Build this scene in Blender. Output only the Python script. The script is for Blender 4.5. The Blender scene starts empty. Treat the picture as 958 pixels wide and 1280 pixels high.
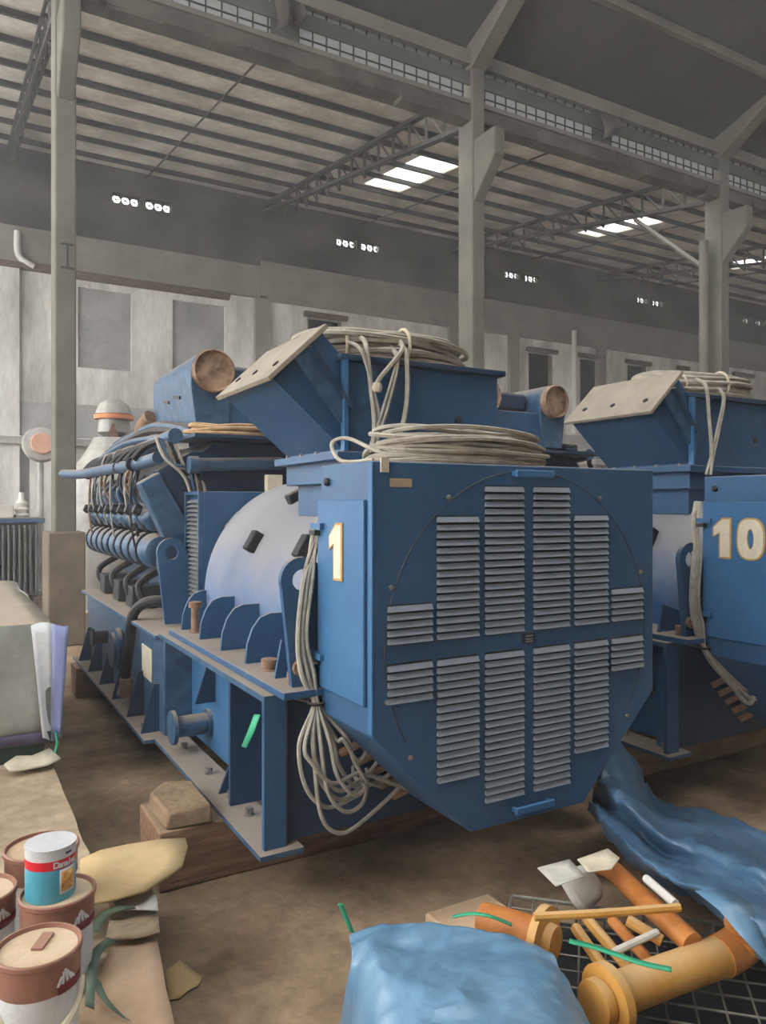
import bpy, bmesh, math, random
from mathutils import Vector, Matrix, noise
random.seed(7)
SC = bpy.context.scene
COL = SC.collection
R = math.radians

# ------------------------------------------------------------------ camera
F, CX, HY, CAMH, YAW = 950.0, 479.0, 632.0, 1.6, R(29.9)
S_, C_ = math.sin(YAW), math.cos(YAW)
cam = bpy.data.cameras.new('camera')
cam.sensor_fit = 'HORIZONTAL'; cam.sensor_width = 36.0
cam.lens = 36.0 * F / 958.0
cam.shift_y = -(640.0 - HY) / 958.0
cam.clip_start = 0.05; cam.clip_end = 300
camo = bpy.data.objects.new('camera', cam); COL.objects.link(camo)
camo.location = (0, 0, CAMH); camo.rotation_euler = (R(90), 0, -YAW)
SC.camera = camo

# ------------------------------------------------------------------ world: overcast daylight
W = bpy.data.worlds.new('sky'); SC.world = W; W.use_nodes = True
bg = W.node_tree.nodes['Background']
bg.inputs['Color'].default_value = (1.0, 0.985, 0.96, 1)
bg.inputs['Strength'].default_value = 3.2
SC.view_settings.view_transform = 'Standard'; SC.view_settings.look = 'None'
SC.view_settings.gamma = 1.0; SC.view_settings.use_curve_mapping = False
SC.view_settings.exposure = 0.95
try:
    SC.cycles.max_bounces = 8; SC.cycles.diffuse_bounces = 5
    SC.cycles.use_denoising = True
except Exception: pass

# ------------------------------------------------------------------ pixel -> place
def ray(x, y):
    u = (x - CX) / F
    return Vector((C_ * u + S_, -S_ * u + C_, (HY - y) / F))
def at(x, y, X=None, Y=None, Z=None):
    d = ray(x, y)
    t = X / d.x if X is not None else Y / d.y if Y is not None else (Z - CAMH) / d.z
    return Vector((0, 0, CAMH)) + d * t
def on_drum(x, y, xc, zc, r):
    d = ray(x, y); ox, oz = -xc, CAMH - zc
    a = d.x**2 + d.z**2; b = 2 * (ox * d.x + oz * d.z); c = ox * ox + oz * oz - r * r
    q = b * b - 4 * a * c
    t = (-b - math.sqrt(max(q, 0))) / (2 * a)
    return Vector((0, 0, CAMH)) + d * t

# ------------------------------------------------------------------ materials
def lin(c):
    return tuple(((v / 255) / 12.92 if v / 255 <= .04045 else ((v / 255 + .055) / 1.055) ** 2.4) for v in c) + (1,)
MATS = {}
def mat(name, c1, c2=None, rough=.6, metal=0, scale=6, bump=0, bscale=40, dust=None, dust_lo=.35, dust_hi=.9,
        dust_amt=.9, stretch=(1, 1, 1), spec=.4, contrast=(.35, .65), detail=6, alpha=None, fine=.12):
    m = bpy.data.materials.new(name); m.use_nodes = True; MATS[name] = m
    n = m.node_tree.nodes; l = m.node_tree.links; b = n['Principled BSDF']
    b.inputs['Roughness'].default_value = rough; b.inputs['Metallic'].default_value = metal
    b.inputs['Specular IOR Level'].default_value = spec
    tc = n.new('ShaderNodeTexCoord'); mp = n.new('ShaderNodeMapping'); mp.inputs['Scale'].default_value = stretch
    l.new(tc.outputs['Object'], mp.inputs['Vector'])
    nz = n.new('ShaderNodeTexNoise'); nz.inputs['Scale'].default_value = scale; nz.inputs['Detail'].default_value = detail
    l.new(mp.outputs[0], nz.inputs['Vector'])
    rp = n.new('ShaderNodeValToRGB')
    rp.color_ramp.elements[0].position = contrast[0]; rp.color_ramp.elements[1].position = contrast[1]
    rp.color_ramp.elements[0].color = lin(c1); rp.color_ramp.elements[1].color = lin(c2 or c1)
    l.new(nz.outputs[0], rp.inputs[0]); out = rp.outputs[0]
    if fine:
        fz = n.new('ShaderNodeTexNoise'); fz.inputs['Scale'].default_value = scale*7; fz.inputs['Detail'].default_value = 8; fz.inputs['Roughness'].default_value = .7
        l.new(mp.outputs[0], fz.inputs['Vector'])
        fr = n.new('ShaderNodeMapRange'); fr.inputs[1].default_value = .3; fr.inputs[2].default_value = .7; fr.inputs[3].default_value = 1-fine; fr.inputs[4].default_value = 1+fine*.5
        l.new(fz.outputs[0], fr.inputs[0])
        vm = n.new('ShaderNodeVectorMath'); vm.operation = 'SCALE'; l.new(out, vm.inputs[0]); l.new(fr.outputs[0], vm.inputs['Scale']); out = vm.outputs[0]
    if dust:
        g = n.new('ShaderNodeNewGeometry'); sp = n.new('ShaderNodeSeparateXYZ'); l.new(g.outputs['Normal'], sp.inputs[0])
        n2 = n.new('ShaderNodeTexNoise'); n2.inputs['Scale'].default_value = 5; n2.inputs['Detail'].default_value = 4
        l.new(tc.outputs['Object'], n2.inputs['Vector'])
        ad = n.new('ShaderNodeMath'); ad.operation = 'MULTIPLY_ADD'; ad.inputs[1].default_value = .5; 
        l.new(n2.outputs[0], ad.inputs[0])
        sb = n.new('ShaderNodeMath'); sb.operation = 'SUBTRACT'; sb.inputs[1].default_value = .25
        l.new(sp.outputs['Z'], sb.inputs[0]); l.new(sb.outputs[0], ad.inputs[2])
        mr = n.new('ShaderNodeMapRange'); mr.inputs[1].default_value = dust_lo; mr.inputs[2].default_value = dust_hi
        mr.inputs[3].default_value = 0; mr.inputs[4].default_value = dust_amt
        l.new(ad.outputs[0], mr.inputs[0])
        mx = n.new('ShaderNodeMix'); mx.data_type = 'RGBA'
        l.new(mr.outputs[0], mx.inputs[0]); l.new(out, mx.inputs[6]); mx.inputs[7].default_value = lin(dust)
        out = mx.outputs[2]
        rr = n.new('ShaderNodeMapRange'); rr.inputs[3].default_value = rough; rr.inputs[4].default_value = .95
        l.new(mr.outputs[0], rr.inputs[0]); l.new(rr.outputs[0], b.inputs['Roughness'])
    l.new(out, b.inputs['Base Color'])
    if bump:
        bn = n.new('ShaderNodeTexNoise'); bn.inputs['Scale'].default_value = bscale; bn.inputs['Detail'].default_value = 5
        l.new(mp.outputs[0], bn.inputs['Vector'])
        bp = n.new('ShaderNodeBump'); bp.inputs['Strength'].default_value = bump; bp.inputs['Distance'].default_value = .02
        l.new(bn.outputs[0], bp.inputs['Height']); l.new(bp.outputs[0], b.inputs['Normal'])
    if alpha is not None: b.inputs['Alpha'].default_value = alpha
    return m

DUST = (150, 136, 121)
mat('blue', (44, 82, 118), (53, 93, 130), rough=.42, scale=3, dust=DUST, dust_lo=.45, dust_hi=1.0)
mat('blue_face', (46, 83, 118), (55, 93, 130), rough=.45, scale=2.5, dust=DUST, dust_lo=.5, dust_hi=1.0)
mat('blue_lit', (54, 100, 142), (62, 110, 153), rough=.45, scale=3)  # lighter copy of the blue; light on left-facing sides put into the colour
mat('blue_engine', (46, 74, 102), (66, 98, 128), rough=.45, scale=14, dust=DUST, dust_lo=.35, dust_hi=.95)
mat('blue_deep', (32, 56, 82), (40, 66, 94), rough=.5, scale=5, dust=DUST, dust_lo=.5, dust_hi=1.0)
mat('blue_drum', (50, 98, 152), (60, 110, 166), rough=.5, scale=4, dust=(140, 139, 141), dust_lo=-.25, dust_hi=.45, dust_amt=.95)
mat('louvre_grey', (118, 127, 138), (130, 138, 148), rough=.5, scale=8)
mat('dark_metal', (38, 40, 46), (54, 55, 58), rough=.5, scale=12)
mat('black_rubber', (26, 27, 30), (40, 40, 42), rough=.55, scale=10, dust=DUST, dust_lo=.6, dust_hi=1.1, dust_amt=.6)
mat('steel', (130, 126, 120), (158, 152, 144), rough=.45, metal=.6, scale=20)
mat('rusty', (120, 92, 74), (150, 120, 96), rough=.8, scale=25)
mat('beige_lid', (140, 131, 118), (156, 147, 134), rough=.8, scale=5)
mat('cream', (206, 196, 172), (220, 210, 188), rough=.7, scale=15)
mat('ochre', (176, 140, 84), (196, 158, 96), rough=.7, scale=15)
mat('tape', (98, 72, 54), (172, 142, 114), rough=.5, scale=10, bump=1.0, bscale=14, contrast=(.38, .6))
mat('cable', (150, 144, 132), (176, 169, 156), rough=.6, scale=20)
mat('cable_brown', (170, 138, 102), (192, 162, 126), rough=.6, scale=20)
mat('twine', (184, 172, 152), (200, 188, 168), rough=.9, scale=30)
mat('concrete_floor', (112, 92, 72), (172, 147, 119), rough=.85, scale=1.9, bump=.4, bscale=12, contrast=(.36, .64), detail=10, fine=.35)
mat('concrete', (96, 95, 87), (114, 112, 103), rough=.9, scale=1.6, bump=.2, bscale=14)
mat('concrete_ped', (104, 93, 80), (126, 114, 99), rough=.9, scale=3, bump=.2, bscale=14)
mat('wall_upper', (52, 53, 51), (94, 92, 87), rough=.95, scale=.6, stretch=(1, 1, 1.6), detail=8)
mat('wall_lower', (182, 181, 176), (232, 231, 227), rough=.95, scale=.9, stretch=(2.2, 1, .6), contrast=(.3, .62), detail=9, fine=.2)
mat('wall_beam', (128, 125, 117), (146, 143, 134), rough=.95, scale=1.2)
mat('infill', (148, 149, 148), (176, 176, 175), rough=.95, scale=1.4)
mat('timber_dark', (84, 70, 58), (110, 92, 76), rough=.9, scale=3, stretch=(1, 1, 6))
mat('roof_sheet', (168, 164, 156), (216, 212, 204), rough=.8, scale=1.1, fine=.25)
mat('roof_dark', (76, 77, 72), (90, 91, 86), rough=.9, scale=.6)
mat('purlin', (44, 43, 39), (56, 54, 49), rough=.8, scale=3)
mat('girder', (70, 67, 61), (96, 92, 84), rough=.95, scale=2.5, bump=.5, bscale=10)
mat('beam_light', (108, 107, 98), (124, 122, 112), rough=.9, scale=1.5)
mat('dark_opening', (16, 16, 17), (22, 22, 23), rough=.9, scale=2, spec=.05)  # flat dark colour stands for the unlit room behind the openings
mat('wood', (112, 82, 62), (150, 116, 90), rough=.85, scale=4, stretch=(1, 9, 9), bump=.3, bscale=14, dust=(150, 130, 108), dust_lo=.5, dust_hi=1.1)
mat('wood_pale', (160, 136, 108), (186, 162, 132), rough=.9, scale=5, stretch=(1, 6, 6), bump=.3, bscale=12)
mat('wood_dusty', (128, 106, 82), (152, 129, 102), rough=.9, scale=6, bump=.5, bscale=18, fine=.3)
mat('plywood', (150, 132, 108), (186, 166, 140), rough=.9, scale=2.2, contrast=(.3, .6), detail=8, fine=.3)
mat('cardboard', (186, 158, 128), (202, 174, 146), rough=.95, scale=3)
mat('cardboard_tan', (192, 164, 116), (208, 182, 136), rough=.9, scale=2.5)
mat('tarp_silver', (136, 138, 132), (170, 170, 162), rough=.5, scale=3, bump=.8, bscale=4, dust=(168, 152, 134), dust_lo=.5, dust_hi=1.0)
mat('tarp_white', (206, 210, 214), (222, 224, 226), rough=.5, scale=4)
mat('tarp_lilac', (132, 142, 190), (150, 158, 204), rough=.5, scale=4)
mat('tarp_purple', (70, 62, 88), (84, 76, 100), rough=.5, scale=4)
mat('tarp_blue', (88, 126, 156), (112, 150, 180), rough=.34, scale=5, bump=.5, bscale=7, spec=.6)
mat('tarp_deep', (66, 98, 128), (98, 134, 166), rough=.36, scale=2.0, bump=.5, bscale=6, spec=.6)
mat('yellow', (190, 136, 60), (208, 160, 88), rough=.55, scale=7, dust=(206, 180, 140), dust_lo=.4, dust_hi=1.1, dust_amt=.6)
mat('orange', (168, 100, 46), (194, 128, 66), rough=.55, scale=9)
mat('wire', (110, 108, 100), (136, 132, 122), rough=.5, metal=.4, scale=20)
mat('green_tie', (44, 152, 112), (64, 172, 130), rough=.5, scale=10)
mat('green_leaf', (84, 100, 86), (112, 128, 108), rough=.6, scale=10)
mat('green_base', (46, 66, 54), (58, 78, 64), rough=.8, scale=6)
mat('paper', (186, 182, 174), (206, 202, 194), rough=.8, scale=6)
mat('can_brown', (136, 92, 76), (150, 106, 90), rough=.4, scale=9, dust=(180, 150, 124), dust_lo=.7, dust_hi=1.3)
mat('can_maroon', (110, 30, 44), (122, 38, 52), rough=.4, scale=9)
mat('can_white', (196, 198, 202), (212, 214, 216), rough=.4, scale=9)
mat('can_lid', (192, 170, 140), (208, 188, 160), rough=.6, scale=9)
mat('can_lid_pale', (206, 192, 176), (216, 204, 190), rough=.5, scale=9)
mat('can_blue', (74, 160, 186), (84, 170, 194), rough=.4, scale=9)
mat('can_red', (206, 30, 44), (214, 36, 50), rough=.4, scale=9)
mat('can_orange', (196, 132, 52), (232, 190, 110), rough=.5, scale=60)
mat('plastic_wrap', (150, 148, 142), (184, 182, 176), rough=.25, scale=3, bump=.6, bscale=5, spec=.6)
mat('orange_band', (206, 128, 84), (220, 144, 100), rough=.6, scale=8)
mat('radiator', (98, 100, 100), (122, 124, 124), rough=.6, scale=6)
mat('white_part', (206, 204, 198), (218, 216, 210), rough=.5, scale=10)
mat('pink', (196, 150, 128), (210, 168, 146), rough=.6, scale=6)
def translucent(name, col, clear=0.0):
    m = bpy.data.materials.new(name); m.use_nodes = True; MATS[name] = m
    n = m.node_tree.nodes; l = m.node_tree.links; n.remove(n['Principled BSDF'])
    t = n.new('ShaderNodeBsdfTranslucent'); d = n.new('ShaderNodeBsdfDiffuse'); x = n.new('ShaderNodeMixShader')
    nz = n.new('ShaderNodeTexNoise'); nz.inputs['Scale'].default_value = 5
    rp = n.new('ShaderNodeValToRGB'); rp.color_ramp.elements[0].color = lin(tuple(int(c * .85) for c in col)); rp.color_ramp.elements[1].color = lin(col)
    l.new(nz.outputs[0], rp.inputs[0]); l.new(rp.outputs[0], t.inputs[0]); l.new(rp.outputs[0], d.inputs[0])
    x.inputs[0].default_value = .25; l.new(t.outputs[0], x.inputs[1]); l.new(d.outputs[0], x.inputs[2])
    tp = n.new('ShaderNodeBsdfTransparent'); y = n.new('ShaderNodeMixShader'); y.inputs[0].default_value = clear
    l.new(x.outputs[0], y.inputs[1]); l.new(tp.outputs[0], y.inputs[2])
    l.new(y.outputs[0], n['Material Output'].inputs[0])
translucent('skylight', (250, 250, 245), .6); translucent('wired_glass', (186, 188, 188))

# ------------------------------------------------------------------ mesh helpers
class MB:
    def __init__(s): s.v = []; s.f = []
    def add(s, vs, fs):
        o = len(s.v); s.v += [tuple(v) for v in vs]; s.f += [tuple(i + o for i in f) for f in fs]; return s
    def box(s, x0, x1, y0, y1, z0, z1):
        return s.add([(x0,y0,z0),(x1,y0,z0),(x1,y1,z0),(x0,y1,z0),(x0,y0,z1),(x1,y0,z1),(x1,y1,z1),(x0,y1,z1)],
              [(3,2,1,0),(4,5,6,7),(0,1,5,4),(1,2,6,5),(2,3,7,6),(3,0,4,7)])
    def obox(s, c, M, sx, sy, sz):
        c = Vector(c); vs = [c + M @ Vector((a*sx/2, b*sy/2, d*sz/2)) for d in (-1,1) for a, b in ((-1,-1),(1,-1),(1,1),(-1,1))]
        return s.add(vs, [(3,2,1,0),(4,5,6,7),(0,1,5,4),(1,2,6,5),(2,3,7,6),(3,0,4,7)])
    def prism(s, poly, axis, a, b):
        def P(p, q):
            return (p[0], q, p[1]) if axis == 'Y' else (q, p[0], p[1]) if axis == 'X' else (p[0], p[1], q)
        n = len(poly); vs = [P(p, a) for p in poly] + [P(p, b) for p in poly]
        fs = [tuple(range(n)), tuple(reversed(range(n, 2*n)))] + [(i, i+n, (i+1) % n + n, (i+1) % n) for i in range(n)]
        return s.add(vs, fs)
    def holed(s, outer, c, r, axis, a, b, n=28):
        def cast(ang):
            dx, dz = math.cos(ang), math.sin(ang); best = None
            for i in range(len(outer)):
                p, q = outer[i], outer[(i+1) % len(outer)]
                ex, ez = q[0]-p[0], q[1]-p[1]; den = dx*ez - dz*ex
                if abs(den) < 1e-9: continue
                t = ((p[0]-c[0])*ez - (p[1]-c[1])*ex) / den; w = ((p[0]-c[0])*dz - (p[1]-c[1])*dx) / den
                if t > 0 and -1e-6 <= w <= 1+1e-6 and (best is None or t < best): best = t
            return (c[0]+dx*best, c[1]+dz*best)
        def P(p, q): return (p[0], q, p[1]) if axis == 'Y' else (q, p[0], p[1])
        an = set(2*math.pi*i/n for i in range(n))
        for p in outer: an.add(math.atan2(p[1]-c[1], p[0]-c[0]) % (2*math.pi))
        an = sorted(an); n = len(an)
        o = [cast(t) for t in an]; h = [(c[0]+r*math.cos(t), c[1]+r*math.sin(t)) for t in an]
        vs = [P(p,a) for p in o]+[P(p,a) for p in h]+[P(p,b) for p in o]+[P(p,b) for p in h]; fs = []
        for i in range(n):
            j = (i+1) % n
            fs += [(i,j,n+j,n+i),(2*n+j,2*n+i,3*n+i,3*n+j),(i,2*n+i,2*n+j,j),(n+i,n+j,3*n+j,3*n+i)]
        return s.add(vs, fs)
    def tube(s, pts, r, n=8, closed=False, caps=True):
        pts = [Vector(p) for p in pts]; m = len(pts); rs = r if isinstance(r, (list, tuple)) else [r]*m
        up = None; rings = []
        for i, p in enumerate(pts):
            if closed: t = pts[(i+1) % m] - pts[i-1]
            else: t = pts[min(i+1, m-1)] - pts[max(i-1, 0)]
            if t.length < 1e-9: t = Vector((0,0,1))
            t.normalize()
            if up is None:
                up = Vector((0,0,1)) if abs(t.z) < .9 else Vector((1,0,0))
            up = (up - t * up.dot(t))
            if up.length < 1e-6: up = t.orthogonal()
            up.normalize(); w = t.cross(up)
            rings.append([p + (up*math.cos(2*math.pi*k/n) + w*math.sin(2*math.pi*k/n))*rs[i] for k in range(n)])
        vs = [v for g in rings for v in g]; fs = []
        for i in range(m if closed else m-1):
            j = (i+1) % m
            for k in range(n): fs.append((i*n+k, i*n+(k+1)%n, j*n+(k+1)%n, j*n+k))
        if caps and not closed:
            fs += [tuple(reversed(range(n))), tuple(range((m-1)*n, m*n))]
        return s.add(vs, fs)
    def lathe(s, prof, o, ax, n=32):
        o = Vector(o); ax = Vector(ax).normalized(); u = ax.orthogonal().normalized(); w = ax.cross(u)
        vs = []; fs = []; m = len(prof)
        for (r, d) in prof:
            r = max(r, 1e-4)
            for k in range(n):
                a = 2*math.pi*k/n; vs.append(o + ax*d + (u*math.cos(a)+w*math.sin(a))*r)
        for i in range(m-1):
            for k in range(n): fs.append((i*n+k, i*n+(k+1)%n, (i+1)*n+(k+1)%n, (i+1)*n+k))
        fs += [tuple(reversed(range(n))), tuple(range((m-1)*n, m*n))]
        return s.add(vs, fs)
    def grid(s, rows):
        n = len(rows[0]); vs = [p for r in rows for p in r]
        return s.add(vs, [(i*n+k, i*n+k+1, (i+1)*n+k+1, (i+1)*n+k) for i in range(len(rows)-1) for k in range(n-1)])
    def mesh(s, name, m, o=(0,0,0), smooth=True, recalc=True):
        me = bpy.data.meshes.new(name); o = Vector(o)
        me.from_pydata([tuple(Vector(v)-o) for v in s.v], [], s.f); me.update()
        if recalc:
            bm = bmesh.new(); bm.from_mesh(me); bmesh.ops.recalc_face_normals(bm, faces=bm.faces); bm.to_mesh(me); bm.free()
        me.materials.append(MATS[m])
        if smooth:
            me.polygons.foreach_set('use_smooth', [True]*len(me.polygons)); me.set_sharp_from_angle(angle=R(35))
        return me
    def build(s, name, m, parent=None, o=None, bevel=0, smooth=True, solid=0, subs=0, recalc=True):
        if o is None: o = OR if parent is not None else (0,0,0)
        ob = bpy.data.objects.new(name, s.mesh(name, m, o, smooth, recalc)); COL.objects.link(ob)
        if parent is not None: ob.parent = parent
        else: ob.location = o
        if bevel:
            b = ob.modifiers.new('bevel', 'BEVEL'); b.width = bevel; b.segments = 2; b.limit_method = 'ANGLE'; b.angle_limit = R(40)
        if solid:
            b = ob.modifiers.new('thickness', 'SOLIDIFY'); b.thickness = solid; b.offset = 0
        if subs:
            b = ob.modifiers.new('sub', 'SUBSURF'); b.levels = subs; b.render_levels = subs
        return ob
OR = Vector((0,0,0))
def place(name, me, loc, parent, rot=None):
    ob = bpy.data.objects.new(name, me); COL.objects.link(ob); ob.parent = parent
    ob.location = Vector(loc) - (OR if parent is not None else Vector()); 
    if rot: ob.rotation_euler = rot
    return ob
def tag(o, label, cat, group=None):
    o['label'] = label; o['category'] = cat
    if group: o['group'] = group
    return o
def struct(o): o['kind'] = 'structure'; return o
def stuff(o): o['kind'] = 'stuff'; return o
def empty(name, loc):
    e = bpy.data.objects.new(name, None); COL.objects.link(e); e.location = loc; e.empty_display_size = .2; return e
def spline(pts, k=8, closed=False):
    pts = [Vector(p) for p in pts]; n = len(pts); out = []
    for i in range(n if closed else n-1):
        if closed: p0, p1, p2, p3 = pts[i-1], pts[i], pts[(i+1)%n], pts[(i+2)%n]
        else: p0, p1, p2, p3 = pts[max(i-1,0)], pts[i], pts[i+1], pts[min(i+2,n-1)]
        for j in range(k):
            t = j/k; out.append(.5*((2*p1)+(p2-p0)*t+(2*p0-5*p1+4*p2-p3)*t*t+(3*p1-p0-3*p2+p3)*t**3))
    if not closed: out.append(pts[-1])
    return out
def copy_tree(o, parent=None):
    c = o.copy(); COL.objects.link(c); c.parent = parent
    for ch in list(o.children): copy_tree(ch, c)
    return c
def text_mesh(txt, size, depth, m, bold=0.0, name='lettering'):
    cu = bpy.data.curves.new('text', 'FONT'); cu.body = txt; cu.size = size; cu.extrude = depth; cu.offset = bold
    cu.align_x = 'CENTER'; cu.align_y = 'CENTER'
    ob = bpy.data.objects.new('text', cu); COL.objects.link(ob)
    dg = bpy.context.evaluated_depsgraph_get(); me = bpy.data.meshes.new_from_object(ob.evaluated_get(dg))
    bpy.data.objects.remove(ob); me.name = name; me.materials.clear(); me.materials.append(MATS[m]); return me

# ================================================================== THE HALL
YC, YW = 9.57, 18.5             # column row, far wall
COLX = [1.19, 7.09, 12.99, 18.89]
RZ0, RS = 8.3, .134             # aisle roof underside at YC and its rise
def roofz(y): return RZ0 + RS*(y-YC)

m = MB(); N = 40
m.grid([[(-9+45*i/N, -5+24*j/N, .0) for i in range(N+1)] for j in range(N+1)])
struct(m.build('floor', 'concrete_floor'))

def holed_wall(name, matname, xs, zs, holes, y0, y1, conv=None):
    """a slab in X and a second coordinate with rectangular holes; conv maps (x, s, side) to a point"""
    conv = conv or (lambda x, z, k: (x, y0 if k == 0 else y1, z))
    xs = sorted(set(round(v, 4) for v in xs + [h[0] for h in holes] + [h[1] for h in holes]))
    zs = sorted(set(round(v, 4) for v in zs + [h[2] for h in holes] + [h[3] for h in holes]))
    def solid(i, j):
        if i < 0 or j < 0 or i >= len(xs)-1 or j >= len(zs)-1: return False
        cx, cz = (xs[i]+xs[i+1])/2, (zs[j]+zs[j+1])/2
        return not any(h[0] < cx < h[1] and h[2] < cz < h[3] for h in holes)
    m = MB(); idx = {}
    def V(i, j, k):
        if (i, j, k) not in idx: idx[(i, j, k)] = len(m.v); m.v.append(conv(xs[i], zs[j], k))
        return idx[(i, j, k)]
    for i in range(len(xs)-1):
        for j in range(len(zs)-1):
            if not solid(i, j): continue
            m.f.append((V(i,j,0),V(i+1,j,0),V(i+1,j+1,0),V(i,j+1,0)))
            m.f.append((V(i,j,1),V(i,j+1,1),V(i+1,j+1,1),V(i+1,j,1)))
            for (a, b, c, d) in ((i-1,j,(i,j),(i,j+1)),(i+1,j,(i+1,j),(i+1,j+1)),(i,j-1,(i,j),(i+1,j)),(i,j+1,(i,j+1),(i+1,j+1))):
                if not solid(a, b): m.f.append((V(*c,0),V(*d,0),V(*d,1),V(*c,1)))
    return m.build(name, matname, smooth=False)

# far wall: dark upper storey, pale lower storey, with real openings
VENTS = [(3.36, 4.74), (9.19, 10.57), (15.0, 16.4), (20.85, 22.25), (26.7, 28.1)]
vh = []
for a, b in VENTS:
    w = .62; vh += [(a, a+w, 8.66, 8.92), (b-w, b, 8.66, 8.92)]
struct(holed_wall('wall_back', 'wall_upper', [-6, 36], [6.9, 10.2], vh, YW, YW+.25))
WIN = [(15.9, 16.95, 4.95, 6.45), (18.1, 19.05, 4.95, 6.48), (20.3, 21.3, 4.95, 6.48), (22.9, 23.3, 4.95, 6.5), (26.05, 27.1, 4.95, 6.55), (8.3, 9.35, 5.6, 6.6)]
INF = [(2.6, 3.78, 4.75, 6.58), (4.74, 6.05, 4.75, 6.58), (-.6, 1.0, 4.75, 6.58), (10.2, 11.3, 4.9, 6.5), (12.2, 13.3, 4.9, 6.5)]
LOW = [(.2, 1.6, 1.3, 2.86)]
struct(holed_wall('wall_back_lower', 'wall_lower', [-6, 36], [0, 6.9], WIN+INF+LOW, YW-.05, YW+.25))
for k, (a, b, c, d) in enumerate(WIN):
    f = struct(MB().box(a, b, YW+.16, YW+.2, c, d).build('window_%d' % (k+1), 'dark_opening'))  # dark panel paints the darkness inside the opening
    OR = Vector()
    m = MB(); m.box(a-.12, b+.12, YW-.16, YW-.04, d, d+.14); m.build('window_head', 'timber_dark', f, bevel=.02)
    m = MB(); m.box(a, a+.06, YW+.02, YW+.16, c, d); m.box(b-.06, b, YW+.02, YW+.16, c, d); m.build('window_jamb', 'wall_beam', f)
for k, (a, b, c, d) in enumerate(INF):
    f = struct(MB().box(a, b, YW+.02, YW+.1, c, d).build('window_%d' % (k+7), 'infill'))
f = struct(MB().box(.2, 1.6, YW+.1, YW+.2, 1.3, 2.86).build('window_12', 'infill'))
# vent blocks: slabs pierced by round star openings
vb = MB()
def ventblock(m, x0, x1, z0, z1):
    n = 3; w = (x1-x0)/n
    for i in range(n):
        a = x0+i*w; m.holed([(a,z0),(a+w,z0),(a+w,z1),(a,z1)], (a+w/2,(z0+z1)/2), w*.44, 'Y', YW+.07, YW+.12, 20)
        for q in range(3):
            m.obox((a+w/2, YW+.1, (z0+z1)/2), Matrix.Rotation(math.pi/3*q, 3, 'Y'), .012, .03, w*.8)
for h in vh:
    m = MB(); ventblock(m, *h); struct(m.build('vent_block', 'wall_upper', smooth=False))
# trims and pilasters on the far wall
def trim(n, x0, x1, z0, z1, mm, d=.1, y=YW): return struct(MB().box(x0, x1, y-d, y, z0, z1).build('trim_%d' % n, mm, bevel=.02))
trim(1, 2.3, 6.15, 6.74, 6.92, 'timber_dark', .14)
trim(2, -6, 2.25, 6.78, 6.92, 'timber_dark', .2)
trim(3, 7.2, 36, 6.86, 7.0, 'wall_beam', .1)
trim(4, -6, 36, 3.15, 3.9, 'infill', .09)
trim(5, -6, 36, 2.95, 3.12, 'wall_lower', .3)
trim(6, -6, 7, 6.92, 7.75, 'wall_beam', .03)
trim(7, 7, 36, 7.0, 7.9, 'wall_beam', .03)
for i, x in enumerate((-4.8, 1.2, 7.0, 13.0, 16.0-.75, 19.0, 25.0, 31.0)):
    trim(8+i, x-.2, x+.2, 0, 6.9, 'wall_beam' if i != 1 else 'wall_lower', .16)
m = MB(); m.tube(spline([(1.35,18.38,7.6),(1.35,18.38,7.2),(1.42,18.35,7.0),(1.68,18.33,6.85)], 6), .07, 10)
tag(m.build('drain_pipe', 'white_part'), 'short white bent drain pipe high on the far wall', 'pipe')
m = MB(); m.tube([(17.75,18.36,7.3),(17.75,18.36,3.95)], .08, 10); m.lathe([(.11,0),(.11,.08)], (17.75,18.36,6.3), (0,0,1), 10)
tag(m.build('wall_downpipe', 'wall_lower'), 'pale vertical downpipe between the dark windows of the far wall', 'pipe')

# aisle roof, pierced by translucent sheets
SKY = [(8.45, 9.42, 13.1, 15.6), (15.0, 15.75, 12.95, 15.4), (20.7, 21.6, 13.2, 15.3), (26.6, 27.5, 13.2, 15.3)]
conv = lambda x, y, k: (x, y, roofz(y) + (.0 if k == 0 else .05))
ar = struct(holed_wall('roof_aisle', 'roof_sheet', [-8, 36], [10.9, YW+.3], SKY, 0, 0, conv))
for a, b, c, d in SKY:
    m = MB(); m.add([(a, c, roofz(c)+.05), (b, c, roofz(c)+.05), (b, d, roofz(d)+.05), (a, d, roofz(d)+.05)], [(0,1,2,3)])
    struct(m.build('skylight_sheet', 'skylight', solid=.004))
OR = Vector()
YP = [11.05, 11.93, 12.85, 13.78, 14.73, 15.7, 16.75, 17.8]
for y in YP:
    m = MB(); z = roofz(y); m.box(-8, 36, y-.03, y+.03, z-.10, z-.0); m.build('purlin', 'purlin', ar)
for x in (-1.7, 4.1, 10.0, 15.95-.05, 21.9):
    m = MB(); m.tube([(x, 11, roofz(11)-.14), (x, 18.4, roofz(18.4)-.14)], .018, 5); m.build('sag_rod', 'purlin', ar)
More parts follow.
